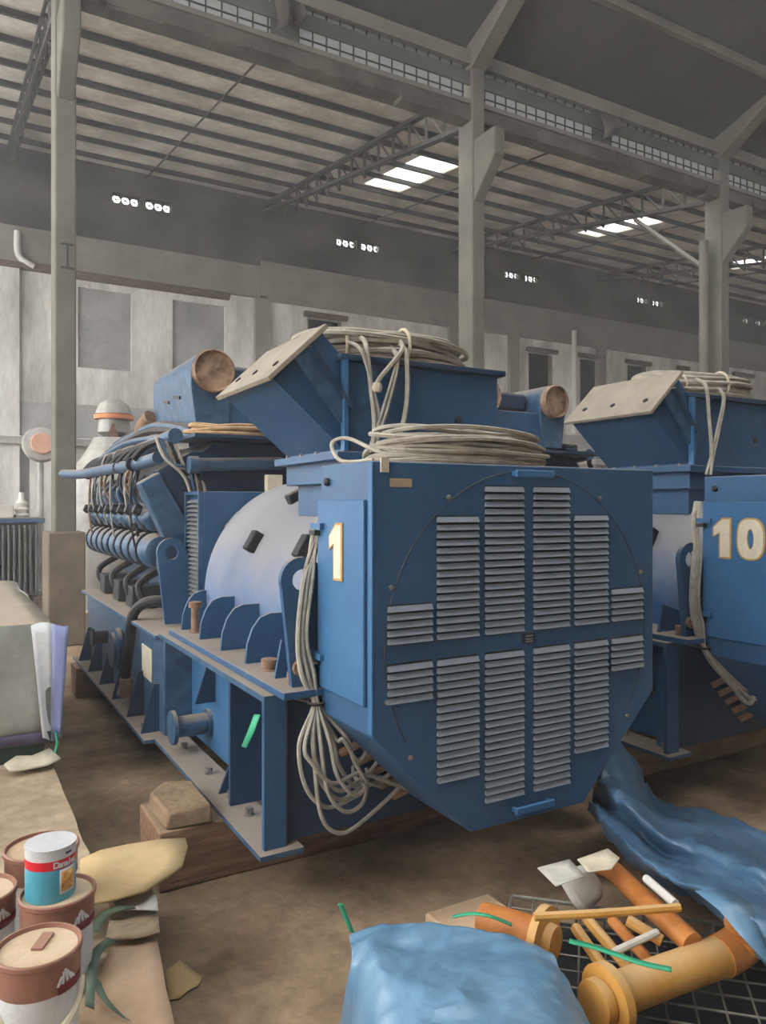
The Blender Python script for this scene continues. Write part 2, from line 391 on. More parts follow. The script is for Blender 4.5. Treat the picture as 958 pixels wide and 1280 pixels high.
# trusses
for x in COLX:
    t = struct(empty('roof_truss', (x, YC, 0))); OR = Vector((x, YC, 0))
    top = lambda y: roofz(y)-.15
    bot = lambda y: roofz(y)-.15-(.58 if y < 17 else .58-.4*(y-17)/1.4)
    for fn in (top, bot):
        m = MB()
        for dx in (-.06, .02):
            m.prism([(YC+.25,fn(YC+.25)),(18.45,fn(18.45)),(18.45,fn(18.45)-.07),(YC+.25,fn(YC+.25)-.07)], 'X', x+dx, x+dx+.04)
        m.build('chord', 'purlin', t)
    ys = [10.3+.55*i for i in range(15)]
    for i in range(14):
        a, b = ys[i], ys[i+1]
        m = MB(); m.tube([(x,a,top(a)-.03),(x,a,bot(a)-.03)], .032, 4); m.build('strut', 'purlin', t)
        m = MB(); m.tube([(x,a,bot(a)-.03),(x,b,top(b)-.03)], .024, 4); m.build('diagonal', 'purlin', t)
    if x > 10: m = MB(); m.tube([(x,YC+.3,6.3),(x,11.6,roofz(11.6)-.75)], .05, 4); x > 10 and m.build('knee_brace', 'beam_light', t)
# columns with corbels
for i, x in enumerate(COLX):
    c = struct(empty('column', (x, YC, 0))); OR = Vector((x, YC, 0))
    MB().box(x-.115, x+.115, YC-.19, YC+.19, 1.25, 8.75).build('shaft', 'concrete', c, bevel=.02)
    MB().box(x-.2, x+.2, YC-.3, YC+.3, 0, 1.3).build('pedestal', 'concrete_ped', c, bevel=.02)
    MB().prism([(YC-.18,6.25),(YC-.18,7.2),(YC-.7,7.2),(YC-.7,6.8)], 'X', x-.095, x+.095).build('corbel', 'concrete', c, bevel=.02)
    m = MB(); p = [(YC+.26,8.3),(YC+.26,8.75),(YC-3.2,10.05),(YC-6.2,11.1),(YC-6.2,10.75),(YC-1.6,9.15),(YC-.19,8.3)]
    m.prism(p, 'X', x-.13, x+.13); m.build('rafter', 'beam_light', c)
    if i == 0:
        m = MB()
        for a, b, c_, d in ((-.012,.012,-.13,.13),(-.07,.07,.12,.145),(-.07,.07,-.15,-.125)): m.box(x+.02+a, x+.02+b, YC-.194, YC-.19, 4.47+c_, 4.47+d)
        m.build('painted_mark', 'dark_metal', c)
OR = Vector()
m = MB(); m.tube([(COLX[2]-.32, YC+.05, 0), (COLX[2]-.32, YC+.05, 6.7)], .085, 12); m.lathe([(.11,0),(.11,.1)], (COLX[2]-.32, YC+.05, 3.2), (0,0,1), 12)
tag(m.build('column_downpipe', 'beam_light'), 'pale downpipe standing against the third column', 'pipe')
# girder, clerestory and eaves beam along the column row
gd = struct(MB().box(-8, 36, YC-.1, YC+.22, 7.58, 7.78).build('trim_20', 'girder'))
m = MB()
for i in range(170):
    x = -2+random.random()*26; w = .1+.5*random.random(); h = .03+.1*random.random()
    m.box(x, x+w, YC-.13-.03*random.random(), YC+.1, 7.58-h*.6, 7.58+h)
stuff(m.build('spalled_edge', 'girder', gd, smooth=False))
struct(MB().box(-8, 36, YC-.14, YC-.05, 7.76, 7.83).build('trim_21', 'beam_light'))
struct(MB().box(-8, 36, YC-.16, YC+.2, 8.36, 8.57).build('trim_22', 'beam_light'))
struct(MB().box(-8, 36, YC-.12, YC-.09, 8.06, 8.27).build('trim_23', 'roof_dark'))
wn = 13
for i in range(len(COLX)):
    x0 = COLX[i]-5.9+.2; x1 = COLX[i]-.2
    for (a, b) in ((x0, x0+2.35), (x1-2.75, x1)):
        f = struct(MB().box(a, b, YC-.06, YC-.05, 7.8, 8.36).build('window_%d' % wn, 'wired_glass')); wn += 1
        m = MB(); k = 0
        while a+.21*k < b: m.box(a+.21*k-.008, a+.21*k+.008, YC-.085, YC-.065, 7.8, 8.36); k += 1
        m.box(a, b, YC-.085, YC-.065, 7.94, 7.955)
        stuff(m.build('glazing_bars', 'purlin', f, smooth=False))
    a, b = x0+2.35, x1-2.75
    struct(MB().box(a, b, YC-.08, YC+.1, 7.78, 8.4).build('trim_%d' % (30+i), 'roof_dark'))
    m = MB(); m.grid([[(a+(b-a)*u/8, YC-.16-.3*math.sin(v/5*2.2)*(.5+.5*math.sin(u*.8)), 8.33-.55*v/5*(1-u/14)-.03*math.sin(u*1.3+v)) for u in range(9)] for v in range(6)])
    tag(m.build('torn_sheet', 'girder', solid=.006), ['torn grey sheet hanging in the clerestory before the first column', 'torn grey sheet hanging in the clerestory between first and second columns',
        'torn grey sheet hanging in the clerestory between second and third columns', 'torn grey sheet hanging in the clerestory past the third column'][i], 'sheet')
# main roof of the nave
RE = 2.0
rs = lambda y: 8.66+.345*(YC-y)
m = MB(); m.add([(-8,YC+.25,rs(YC+.25)),(36,YC+.25,rs(YC+.25)),(36,RE,rs(RE)),(-8,RE,rs(RE)),(-8,YC+.25,rs(YC+.25)+.06),(36,YC+.25,rs(YC+.25)+.06),(36,RE,rs(RE)+.06),(-8,RE,rs(RE)+.06)],
      [(3,2,1,0),(4,5,6,7),(0,1,5,4),(1,2,6,5),(2,3,7,6),(3,0,4,7)])
mr = struct(m.build('roof_nave', 'roof_dark'))
struct(MB().box(-8, 36, -4.6, -4.4, 0, 9.5).build('wall_front_unseen', 'wall_upper'))  # unseen wall, added to keep light from behind off the cabinet fronts
m = MB(); q = lambda y: rs(.8*2-y); vs = [(x, y, q(y)+d) for d in (0, .06) for x, y in ((-8,-.4),(36,-.4),(36,-4.6),(-8,-4.6))]
m.add(vs, [(3,2,1,0),(4,5,6,7),(0,1,5,4),(1,2,6,5),(2,3,7,6),(3,0,4,7)]); struct(m.build('roof_nave_unseen_slope', 'roof_dark'))  # unseen slope, added to narrow the overhead light to a ridge gap
struct(MB().box(-8.2, -8, -4.6, YW+.2, 0, 2.3).build('wall_left_unseen', 'wall_beam'))  # unseen low wall, added to cut low light from the left end
struct(MB().box(36, 36.2, -4.6, YW+.2, 0, 10.2).build('wall_right_unseen', 'wall_beam'))  # unseen wall, added to close off light from the right end
for y in (8.1, 6.6, 5.1, 3.6, 2.1):
    MB().box(-8, 36, y-.05, y+.05, rs(y)-.14, rs(y)).build('purlin', 'beam_light', mr)

# ================================================================== GENERATOR SET 1 (built in place, then copied)
GO = Vector((1.96, 2.77, .25))
G = empty('generator_set', GO)
tag(G, 'blue generator set numbered 1 with a grey louvred end cover and coiled cable on top', 'generator', 'generator sets standing in a row on timbers')
OR = GO
XC, ZC = 1.96, 1.09
def bolt_mesh(r, h):
    return MB().lathe([(r*1.9,0),(r*1.9,.004),(r,.004),(r,h*.45),(r*1.5,h*.45),(r*1.5,h)], (0,0,0), (0,0,1), 6).mesh('bolt', 'steel')
BOLT = bolt_mesh(.012, .03); SMALL = bolt_mesh(.006, .014)

# --- skids
es = MB().box(1.09, 2.83, 4.43, 7.17, .27, .83).build('engine_skid', 'blue_engine', G, bevel=.008)
MB().box(1.04, 2.88, 4.43, 7.17, .83, .855).build('top_flange', 'blue_engine', es, bevel=.004)
MB().box(.97, 1.3, 4.40, 7.2, .25, .27).build('bottom_flange', 'blue_engine', es)
MB().box(2.62, 2.95, 4.40, 7.2, .25, .27).build('bottom_flange', 'blue_engine', es)
for y in (4.55, 4.95, 5.45, 5.95, 6.45, 6.95):
    MB().prism([(.985,.27),(1.09,.27),(1.09,.55),(1.06,.55)], 'Y', y-.008, y+.008).build('gusset', 'blue_deep', es)
    place('bolt', BOLT, (1.03, y+.12, .27), es)
MB().box(1.084, 1.09, 4.72, 4.98, .52, .72).build('name_plate', 'cream', es, bevel=.002)
m = MB(); m.lathe([(.13,0),(.15,.02),(.15,.05),(.12,.06),(.12,.08)], (1.09, 5.62, .58), (-1,0,0), 20)
m.build('round_cover', 'blue_deep', es)
m = MB(); m.lathe([(.05,0),(.05,.1),(.07,.1),(.07,.12)], (1.09, 6.2, .58), (-1,0,0), 14); m.build('drain_stub', 'dark_metal', es)

als = MB().box(1.25, 2.67, 2.86, 4.43, .27, .84).build('alternator_skid', 'blue_lit', G, bevel=.006)
m = MB(); m.box(1.06, 1.5, 2.76, 4.43, .84, .865); m.box(2.42, 2.86, 2.76, 4.43, .84, .865); m.box(1.5, 2.42, 2.76, 4.43, .82, .84)
m.build('top_flange', 'blue_engine', als)
for a, b in ((1.03, 1.21), (2.71, 2.89)):
    MB().box(a, b, 2.72, 4.43, .25, .27).build('bottom_flange', 'blue_engine', als)
for sx in (0, 1):
    fx = lambda v: v if sx == 0 else 2*XC - v
    def bx(a, b, *r): 
        a, b = sorted((fx(a), fx(b))); return MB().box(a, b, *r)
    bx(1.09, 1.25, 3.25, 3.275, .27, .84).build('stiffener', 'blue_deep', als)
    bx(1.06, 1.15, 2.76, 2.785, .27, .84).build('end_flange', 'blue', als)
    bx(1.14, 1.165, 2.78, 2.9, .27, .84).build('end_web', 'blue_lit', als)
    for y, zt in ((3.42, .52), (3.98, .83)):
        if zt < .6: pl = [(1.09,.27),(1.25,.27),(1.25,.56),(1.21,.56)]
        else: pl = [(1.235,.84),(1.25,.84),(1.25,.55),(1.14,.55)]
        MB().prism([(fx(p[0]), p[1]) for p in pl], 'Y', y-.007, y+.007).build('gusset', 'blue_deep', als)
    for y in (2.84, 3.12, 3.36, 3.7, 4.15): place('bolt', BOLT, (fx(1.13), y, .27), als)
m = MB(); o = at(262, 903, X=1.25)
m.lathe([(.075,0),(.075,.02),(.056,.02),(.056,.19),(.09,.19),(.09,.21)], (1.25, o.y, o.z), (-1,0,0), 24); m.build('stub_pipe', 'blue_engine', als)
m = MB(); m.box(1.165, 2.755, 2.8, 2.83, .27, .84); m.build('end_plate', 'blue_deep', als)
m = MB(); m.tube(spline([(1.2,3.0,.83),(1.19,3.0,.72),(1.21,3.0,.6),(1.23,3.0,.52)],6), .012, 6); m.build('earth_strap', 'black_rubber', als)

# --- alternator
al = MB().lathe([(.50,0),(.56,.02),(.60,.25),(.61,1.22),(.635,1.26),(.66,1.30),(.66,1.62),(.64,1.66),(.5,1.68)], (XC, 2.72, ZC), (0,1,0), 72).build('alternator_housing', 'blue_drum', G)
for sx in (0, 1):
    fx = lambda v: v if sx == 0 else 2*XC - v
    a, b = sorted((fx(1.10), fx(1.5)))
    MB().box(a, b, 2.66, 4.36, .866, .895).build('foot_plate', 'blue', al, bevel=.003)
    fin = [(1.157,.895),(1.165,.98),(1.19,1.05),(1.225,1.095),(1.27,1.112),(1.42,1.112),(1.52,.895)]
    for y in (3.247, 3.60, 3.955, 4.31):
        MB().prism([(fx(p[0]), p[1]) for p in fin], 'Y', y-.009, y+.009).build('foot_gusset', 'blue', al)
    MB().prism([(fx(1.16),.895),(fx(1.34),.895),(fx(1.34),1.0),(fx(1.19),1.05)], 'Y', 2.9, 2.915).build('foot_gusset', 'blue', al)
    for y, h in ((2.78, .05), (3.06, .05), (4.18, .17)):
        m = MB(); m.lathe([(.034,0),(.034,.008),(.022,.008),(.022,h-.03),(.036,h-.03),(.036,h)], (fx(1.2), y, .895), (0,0,1), 12); m.build('foot_bolt', 'rusty', al)
    for y in (2.74, 4.72):
        c = (fx(1.205), 1.31); out = []
        for k in range(15):
            an = R(200 - 200*k/14); out.append((c[0]+(.09*math.cos(an))*(1 if sx == 0 else -1), c[1]+.09*math.sin(an)))
        out += [(fx(1.34),1.22),(fx(1.36),.87),(fx(1.165),.87)]
        MB().holed(out, c, .042, 'Y', y-.014, y+.014).build('lifting_eye', 'blue', al)
        if y < 3:
            m = MB(); m.lathe([(.03,0),(.03,.02),(.018,.02),(.018,.04)], (fx(1.19), y-.014, .97), (0,-1,0), 10); m.build('foot_bolt', 'rusty', al)
for (px, py, an) in ((317,677,32),(380,684,28),(371,620,62),(330,652,-40)):
    p = on_drum(px, py, XC, ZC, .63); nrm = Vector((p.x-XC, 0, p.z-ZC)).normalized(); tg = Vector((0,1,0)); bt = nrm.cross(tg)
    M = Matrix((bt, tg, nrm)).transposed()
    if an > 0: MB().obox(p, M, .115, .065, .06).build('lug', 'black_rubber', al, bevel=.008)
    else: MB().obox(p+Vector((0,.5,0)), M, .12, .07, .02).build('inspection_plate', 'steel', al)

# --- intercooler box behind the alternator
co = MB().box(1.33, 2.59, 4.46, 4.77, .87, 1.685).build('cooler_box', 'blue', G, bevel=.004)
m = MB()
for k in range(27): 
    z = .93+.027*k; m.add([(1.328,4.49,z),(1.328,4.74,z),(1.305,4.74,z-.016),(1.305,4.49,z-.016),(1.328,4.49,z+.004),(1.328,4.74,z+.004),(1.305,4.74,z-.012),(1.305,4.49,z-.012)],
      [(0,1,2,3),(7,6,5,4),(0,4,5,1),(1,5,6,2),(2,6,7,3),(3,7,4,0)])
stuff(m.build('grille', 'radiator', co, smooth=False))
m = MB(); m.box(1.30,1.33,4.46,4.485,.88,1.685); m.box(1.30,1.33,4.745,4.77,.88,1.685); m.box(1.30,1.33,4.485,4.745,1.665,1.685); m.build('grille_frame', 'blue_engine', co)

# --- end cabinet
PF = [(1.266,.80),(1.684,.39),(2.25,.39),(2.662,.80),(2.662,1.755),(1.266,1.755)]
cb = MB().prism(PF, 'Y', 2.275, 2.69).build('terminal_cabinet', 'blue_face', G, bevel=.006)
# round cover outline: thin ring lip
m = MB(); n = 96; ring = [(XC+.645*math.cos(2*math.pi*k/n), 1.09+.645*math.sin(2*math.pi*k/n)) for k in range(n)]
ring = [p for p in ring if p[1] > .80 or True]
arc = [p for p in ring if p[1] > .74]; arc = sorted(arc, key=lambda p: math.atan2(p[1]-1.09, p[0]-XC) if math.atan2(p[1]-1.09, p[0]-XC) > -math.pi/2 else math.atan2(p[1]-1.09, p[0]-XC)+2*math.pi)
m.tube([(p[0], 2.2755, p[1]) for p in arc], .0025, 4); m.build('cover_seam', 'dark_metal', cb)
SL = MB(); w = .092
SL.add([(-w,0,0),(w,0,0),(w,-.004,.0195),(-w,-.004,.0195),(-w,-.014,0),(w,-.014,0)], [(0,1,2,3),(4,5,2,3)[::-1],(0,4,5,1),(0,3,4),(1,5,2)])
SLM = SL.mesh('louvre_slat', 'louvre_grey', smooth=False)
cols = [(1.416,5),(1.622,16),(1.838,20),(2.074,20),(2.288,16),(2.496,5)]
pit = .0281
bk = MB()
for x, nn in cols:
    for k in range(nn):
        place('louvre_slat', SLM, (x, 2.274, 1.118+pit*k), cb)
        place('louvre_slat', SLM, (x, 2.274, 1.052-pit*(k+1)), cb)
    for a, b in ((1.112, 1.118+pit*nn-.004), (1.052-pit*nn-.004, 1.05)):
        MB().box(x-w, x+w, 2.2735, 2.2752, a, b).build('louvre_backing', 'dark_metal', cb)
for z in (1.722, .44):
    m = MB(); m.box(1.87, 2.06, 2.235, 2.25, z-.014, z+.014); m.box(1.875,1.89,2.25,2.275,z-.01,z+.01); m.box(2.04,2.055,2.25,2.275,z-.01,z+.01); m.build('cover_handle', 'blue_lit', cb, bevel=.004)
MB().box(1.93, 1.985, 2.268, 2.275, 1.066, 1.106).build('rating_plate', 'dark_metal', cb)
for z in (1.096, 1.084, 1.074): MB().box(1.94, 1.975, 2.2665, 2.268, z-.0025, z+.0025).build('plate_line', 'louvre_grey', cb)
MB().box(1.335, 1.425, 2.2735, 2.275, 1.665, 1.695).build('tape_label', 'wood_pale', cb)
for an in (20, 55, 90, 125, 160, 195, 215, -15, -35):
    x, z = XC+.66*math.cos(R(an)), 1.09+.66*math.sin(R(an))
    if z < 1.74: 
        m = MB(); m.lathe([(.009,0),(.009,.006),(.005,.008)], (x, 2.275, z), (0,-1,0), 8); m.build('screw', 'steel', cb)
# side doors
for sx in (0, 1):
    fx = lambda v: v if sx == 0 else 2*1.964 - v
    a, b = sorted((fx(1.252), fx(1.266)))
    MB().box(a, b, 2.315, 2.69, .90, 1.62).build('side_door', 'blue_lit' if sx == 0 else 'blue', cb, bevel=.004)  # left door takes the lighter blue, its lit look painted in
    for z in (1.52, 1.02):
        a, b = sorted((fx(1.235), fx(1.262)))
        m = MB(); m.box(a, b, 2.63, 2.72, z-.012, z+.012); m.build('door_hinge', 'blue_lit', cb)
        a, b = sorted((fx(1.225), fx(1.25)))
        MB().box(a, b, 2.66, 2.71, z-.035, z-.016).build('hinge_pin', 'dark_metal', cb)
    m = MB(); m.lathe([(.016,0),(.016,.012),(.008,.02)], (fx(1.266), 2.62, 1.69), (-1 if sx == 0 else 1,0,0), 10); m.build('lock', 'dark_metal', cb)
MB().box(1.262, 1.272, 2.272, 2.3, .81, 1.75).build('edge_highlight', 'blue_lit', cb, bevel=.003)  # pale strip paints a highlight along the front corner
# terminals under the cabinet and dust debris on top
for k in range(5):
    p = (1.43+.06*k, 2.66, .66-.055*k); m = MB(); m.tube([p, (p[0]-.06, p[1]+.06, p[2]-.05)], .017, 8); m.build('terminal', 'rusty', cb)
# number
def numeral(ch, grow):
    g = grow
    if ch == '1':
        return MB().prism([(-.028-g,-.098-g),(.028+g,-.098-g),(.028+g,.098+g),(-.012-g*.6,.098+g),(-.066-g,.056),(-.066-g,.012-g),(-.028-g,.03-g)], 'Y', 0, -.004-(.002 if g == 0 else 0))
    m = MB(); n = 28; ro = []; ri = []
    for k in range(n):
        a = 2*math.pi*k/n; c_, s_ = math.cos(a), math.sin(a)
        ro.append((math.copysign(abs(c_)**.75, c_)*(.07+g), math.copysign(abs(s_)**.75, s_)*(.1+g))); ri.append((c_*(.02-g*.5), s_*(.052-g*.5)))
    d = -.004-(.002 if g == 0 else 0)
    vs = [(p[0],0,p[1]) for p in ro]+[(p[0],0,p[1]) for p in ri]+[(p[0],d,p[1]) for p in ro]+[(p[0],d,p[1]) for p in ri]; fs = []
    for i in range(n):
        j = (i+1) % n; fs += [(i,j,n+j,n+i),(2*n+j,2*n+i,3*n+i,3*n+j),(i,2*n+i,2*n+j,j),(n+i,n+j,3*n+j,3*n+i)]
    return m.add(vs, fs)
def number(txt, parent):
    for i, ch in enumerate(txt):
        for mm, g, nm in (('ochre', .009, 'numeral_outline'), ('cream', 0, 'numeral')):
            me = numeral(ch, g).mesh(nm, mm, smooth=False)
            y = 2.505 if len(txt) == 1 else (2.55, 2.405)[i]
            o = bpy.data.objects.new(nm, me); COL.objects.link(o); o.parent = parent
            o.location = Vector((1.2515, y, 1.43))-GO; o.rotation_euler = (0, 0, R(-90))

# --- upper junction box with air chute
jb = MB().box(1.51, 2.36, 2.97, 3.62, 1.70, 2.235).build('junction_box', 'blue', G, bevel=.004)
m = MB(); m.box(1.48, 2.39, 2.94, 3.65, 2.235, 2.262); m.build('top_flange', 'blue_deep', jb, bevel=.003)
m = MB(); m.box(1.46, 2.42, 2.93, 3.66, 1.80, 1.835); m.build('bottom_flange', 'blue', jb, bevel=.003)
for k in range(4): 
    place('bolt', SMALL, (1.48, 3.02+.17*k, 1.835), jb)
MB().box(1.56, 2.3, 3.02, 3.58, 1.55, 1.80).build('neck', 'blue', jb)
ch = MB().prism([(1.52,1.84),(1.185,2.13),(1.41,2.35),(1.52,2.24)], 'Y', 2.98, 3.61).build('air_chute', 'blue', G, bevel=.003)
m = MB()
def lidp(s, d): # along the slanted mouth, outward
    a, b = Vector((1.16, 2.115)), Vector((1.425, 2.365)); q = a+(b-a)*s; nrm = Vector((-(b-a).y, (b-a).x)).normalized(); return tuple(q+nrm*d)
m.prism([lidp(0,.0),lidp(1,.0),lidp(1,.022),lidp(0,.022)], 'Y', 2.945, 3.64); m.build('chute_lid', 'beige_lid', ch, bevel=.003)
for y in (3.05, 3.3, 3.53):
    q = lidp(.3, .02); m = MB(); m.lathe([(.016,0),(.016,.008)], (q[0], y, q[1]), (-.69,0,.72), 10); m.build('lid_hole_disc', 'dark_metal', ch)  # dark discs paint the holes in the lid
m = MB(); m.prism([(1.27,2.22),(1.33,2.27),(1.53,2.02),(1.53,1.92)], 'Y', 2.955, 2.98); m.build('chute_angle', 'blue_engine', ch)
m = MB(); m.prism([(1.33,2.27),(1.345,2.28),(1.545,2.03),(1.53,2.02)], 'Y', 2.93, 2.98); m.build('chute_rib', 'blue_deep', ch)
m = MB(); m.box(1.495, 1.515, 2.935, 2.97, 1.84, 2.235); m.build('corner_strip', 'blue_lit', jb)
m = MB(); m.lathe([(.018,0),(.018,.01),(.01,.014)], (2.12, 2.97, 2.01), (0,-1,0), 10); m.build('lock', 'dark_metal', jb)

# --- engine
eb = MB().box(1.38, 2.54, 4.8, 7.05, .86, 1.45).build('engine_block', 'blue_deep', G, bevel=.02)
MB().prism([(1.3,1.45),(1.2,1.72),(1.52,2.02),(2.4,2.02),(2.72,1.72),(2.62,1.45)], 'Y', 4.86, 7.0).build('engine_vee', 'blue_deep', eb, bevel=.01)
for sx in (0, 1):
    fx = lambda v: v if sx == 0 else 2*XC - v
    for k in range(9):
        y = 4.98+.255*k
        m = MB(); m.lathe([(.075,0),(.10,.012),(.115,.05),(.118,.12),(.105,.175),(.09,.185),(.09,.2)], (fx(1.21), y, 1.30), Vector(((-.10 if sx == 0 else .1), 1, .04)), 20)
        m.build('exhaust_section', 'blue_engine', eb)
        m = MB(); m.lathe([(.122,0),(.126,.012),(.122,.024)], (fx(1.205), y+.2, 1.305), (0,1,0), 18); m.build('clamp', 'dark_metal', eb)
        m = MB(); m.obox((fx(1.2), y+.1, 1.535), Matrix.Rotation(R(-38 if sx == 0 else 38), 3, 'Y'), .2, .2, .13); m.build('rocker_cover', 'blue_engine', eb, bevel=.03)
        m = MB(); m.lathe([(.035,0),(.04,.02),(.03,.05)], (fx(1.10), y+.1, 1.565), (-.8 if sx == 0 else .8, 0, .3), 10); m.build('injector_cap', 'dark_metal', eb)
        m = MB(); m.tube(spline([(fx(1.14), y+.04, 1.58),(fx(1.09), y+.05, 1.70),(fx(1.18), y+.08, 1.80)], 5), .014, 6); m.build('fuel_line', 'blue_engine', eb)
        m = MB(); m.tube(spline([(fx(1.17), y+.15, 1.42),(fx(1.12), y+.14, 1.47),(fx(1.15), y+.13, 1.52)], 4), .016, 6); m.build('coolant_pipe', 'dark_metal', eb)
        m = MB(); m.tube(spline([(fx(1.2), y, 2.02),(fx(1.12), y+.08, 1.98),(fx(1.05), y+.1, 1.9)], 5), .022, 7); m.build('harness_branch', 'black_rubber', eb)
    m = MB(); m.tube(spline([(fx(1.16),4.86,1.90),(fx(1.10),5.2,1.875),(fx(1.06),6.2,1.875),(fx(1.04),7.2,1.88),(fx(.96),7.75,1.90)], 8), .042, 12); m.build('fuel_rail', 'blue_engine', eb)
    m = MB(); m.tube(spline([(fx(1.28),4.9,2.05),(fx(1.22),5.6,2.0),(fx(1.17),6.6,1.98),(fx(1.17),7.1,1.96)], 8), .05, 12); m.build('coolant_rail', 'blue_engine', eb)
    for q in range(5):
        y0 = 5.0+.45*q
        m = MB(); m.lathe([(.046,0),(.049,.012),(.046,.024)], (fx(1.075), y0+.2, 1.875), (0,1,0), 12); m.build('clamp', 'dark_metal', eb)
    for q in range(4):
        dz = .035*q; m = MB(); m.tube(spline([(fx(1.4),4.95,2.06+dz*.5),(fx(1.3+.02*q),5.7,2.09+dz+.03*math.sin(q)),(fx(1.26+.03*q),6.4,2.10+dz),(fx(1.2+.03*q),7.0,2.03+dz)], 7), .024, 7); m.build('hose', 'black_rubber' if q % 2 else 'blue_engine', eb)
# gear case slab facing the alternator end, with bolts
pa = [at(x, y, Y=4.84) for x, y in ((172,604),(198,590),(237,658),(226,672),(204,672))]
gc = MB().prism([(p.x, p.z) for p in pa], 'Y', 4.80, 4.92).build('gear_case', 'blue_engine', G, bevel=.012)
pb = [at(x, y, Y=4.82) for x, y in ((198,588),(238,566),(300,560),(300,690),(236,690),(232,652))]
MB().prism([(p.x, p.z) for p in pb], 'Y', 4.83, 4.98).build('case_cover', 'blue_deep', gc)
for (x, y) in ((204,604),(211,618),(218,632),(225,646),(232,660)):
    p = at(x+4, y, Y=4.80); m = MB(); m.lathe([(.016,0),(.016,.012)], (p.x, 4.83, p.z), (0,-1,0), 8); m.build('bolt', 'dark_metal', gc)
m = MB(); a = at(236,581,Y=4.72); b = at(352,579,Y=4.72); m.tube([a, b], .042, 14); m.lathe([(.055,0),(.055,.06)], a, (1,0,0), 14); m.build('cross_pipe', 'blue_engine', gc)
# flywheel end ring and dark lower pieces
m = MB(); m.lathe([(.17,0),(.19,.02),(.19,.06),(.12,.07)], (1.33, 4.86, 1.24), (0,-1,0), 24); m.build('end_ring', 'blue_deep', eb)
m = MB(); m.tube(spline([(1.30,4.95,.97),(1.15,5.02,.98),(1.06,5.1,.9),(1.04,5.14,.7),(1.03,5.2,.5),(1.05,5.3,.38)], 8), .035, 10); m.build('drain_hose', 'black_rubber', eb)
m = MB(); m.lathe([(.042,0),(.042,.12)], (1.03,5.2,.46), (.05,.2,-1), 12); m.build('hose_sleeve', 'rusty', eb)
m = MB(); m.lathe([(.04,0),(.04,.08),(.02,.09)], (1.05,5.3,.4), (-.4,-.2,-1), 10); m.build('valve', 'steel', eb)
for q in range(4):
    y = 5.3+.5*q+.1*math.sin(q*5)
    m = MB(); m.tube(spline([(1.35,y,.95),(1.2,y+.03,.92),(1.15,y+.08,1.05),(1.3,y+.1,1.15)], 5), .026, 8); m.build('oil_line', 'black_rubber', eb)
rnd = random.Random(21)
for q in range(26):
    y = 4.95+2.1*rnd.random(); x = 1.08+.08*rnd.random(); d = .12*(rnd.random()-.5)
    z0 = rnd.choice((1.86, 1.98, 1.9)); z1 = rnd.choice((1.62, 1.45, 1.22))
    pts = [(1.22,y,z0+.04),(x,y+d*.3,z0),(x-.02-.03*rnd.random(),y+d,(z0+z1)/2),(x+.02,y+d*.6,z1)]
    m = MB(); m.tube(spline(pts, 5), .006+.006*rnd.random(), 5); m.build('wire_lead', rnd.choice(('black_rubber', 'cable', 'rusty', 'blue_engine')), eb)
for q in range(5):
    p = [(1.14+.03*q, 4.84, 2.03-.01*q), (1.18+.04*q, 4.79, 1.9-.03*q), (1.30+.03*q, 4.77, 1.78+.05*math.sin(q)), (1.36+.02*q, 4.78, 1.6)]
    m = MB(); m.tube(spline(p, 6), .011, 6); m.build('harness_loop', ('cable', 'blue_engine', 'steel', 'black_rubber', 'cable')[q], eb)
for y in (5.6, 6.1, 6.7): MB().box(1.15, 1.4, y, y+.22, .86, 1.02).build('engine_mount', 'dark_metal', eb, bevel=.01)
# turbo tray and plenum
tr = MB().box(1.32, 2.6, 4.6, 5.15, 2.025, 2.045).build('cable_tray', 'blue_deep', G)
MB().box(1.64, 2.22, 5.02, 5.9, 2.05, 2.40).build('plenum', 'blue', G, bevel=.01)
# intake ducts with taped round mouths
for sx in (0, 1):
    fx = lambda v: v if sx == 0 else 2*1.925 - v
    xx = fx(1.55); zz = 2.50; r = .145; poly = []
    for k in range(17):
        an = R(180*k/16); poly.append((xx+r*math.cos(an), zz+r*math.sin(an)))
    poly += [(xx-r*1.0, zz-.1), (xx-r*.72, 2.1), (xx+r*.75, 2.1), (xx+r*1.0, zz-.1)]
    dk = MB().prism(poly, 'Y', 5.0, 6.05).build('intake_duct', 'blue_engine', G, bevel=.006)
    m = MB(); m.lathe([(r*.98,0),(r*1.0,.05),(r*.93,.06),(r*.88,.03),(r*.5,.022),(.01,.03)], (xx,5.0,zz), (0,-1,0), 30); m.build('taped_mouth', 'tape', dk)
    for q in range(2):
        m = MB(); m.obox((fx(1.405), 5.35+.3*q, 2.36), Matrix.Rotation(R(8), 3, 'X'), .012, .16, .022); m.build('latch', 'dark_metal', dk)
    m = MB(); m.tube(spline([(fx(1.40),6.1,2.3),(fx(1.36),6.2,2.22),(fx(1.35),6.2,2.05)], 5), .06, 12); m.build('breather_pipe', 'rusty', dk)
MB().box(1.72, 2.14, 5.15, 5.7, 2.42, 2.58).build('filter_box', 'blue_deep', G, bevel=.03)
MB().box(1.80, 1.90, 4.62, 4.68, 1.69, 1.80).build('terminal_strip', 'cream', G)

# --- second generator set, number 10
PITCH = 2.28
G2 = copy_tree(G)
G2.location = GO + Vector((PITCH, 0, 0))
tag(G2, 'blue generator set numbered 10, with a slanting cable bundle beside its door', 'generator', 'generator sets standing in a row on timbers')
number('1', cb)
number('10', [o for o in G2.children if o.name.startswith('terminal_cabinet')][0])
OR = Vector()

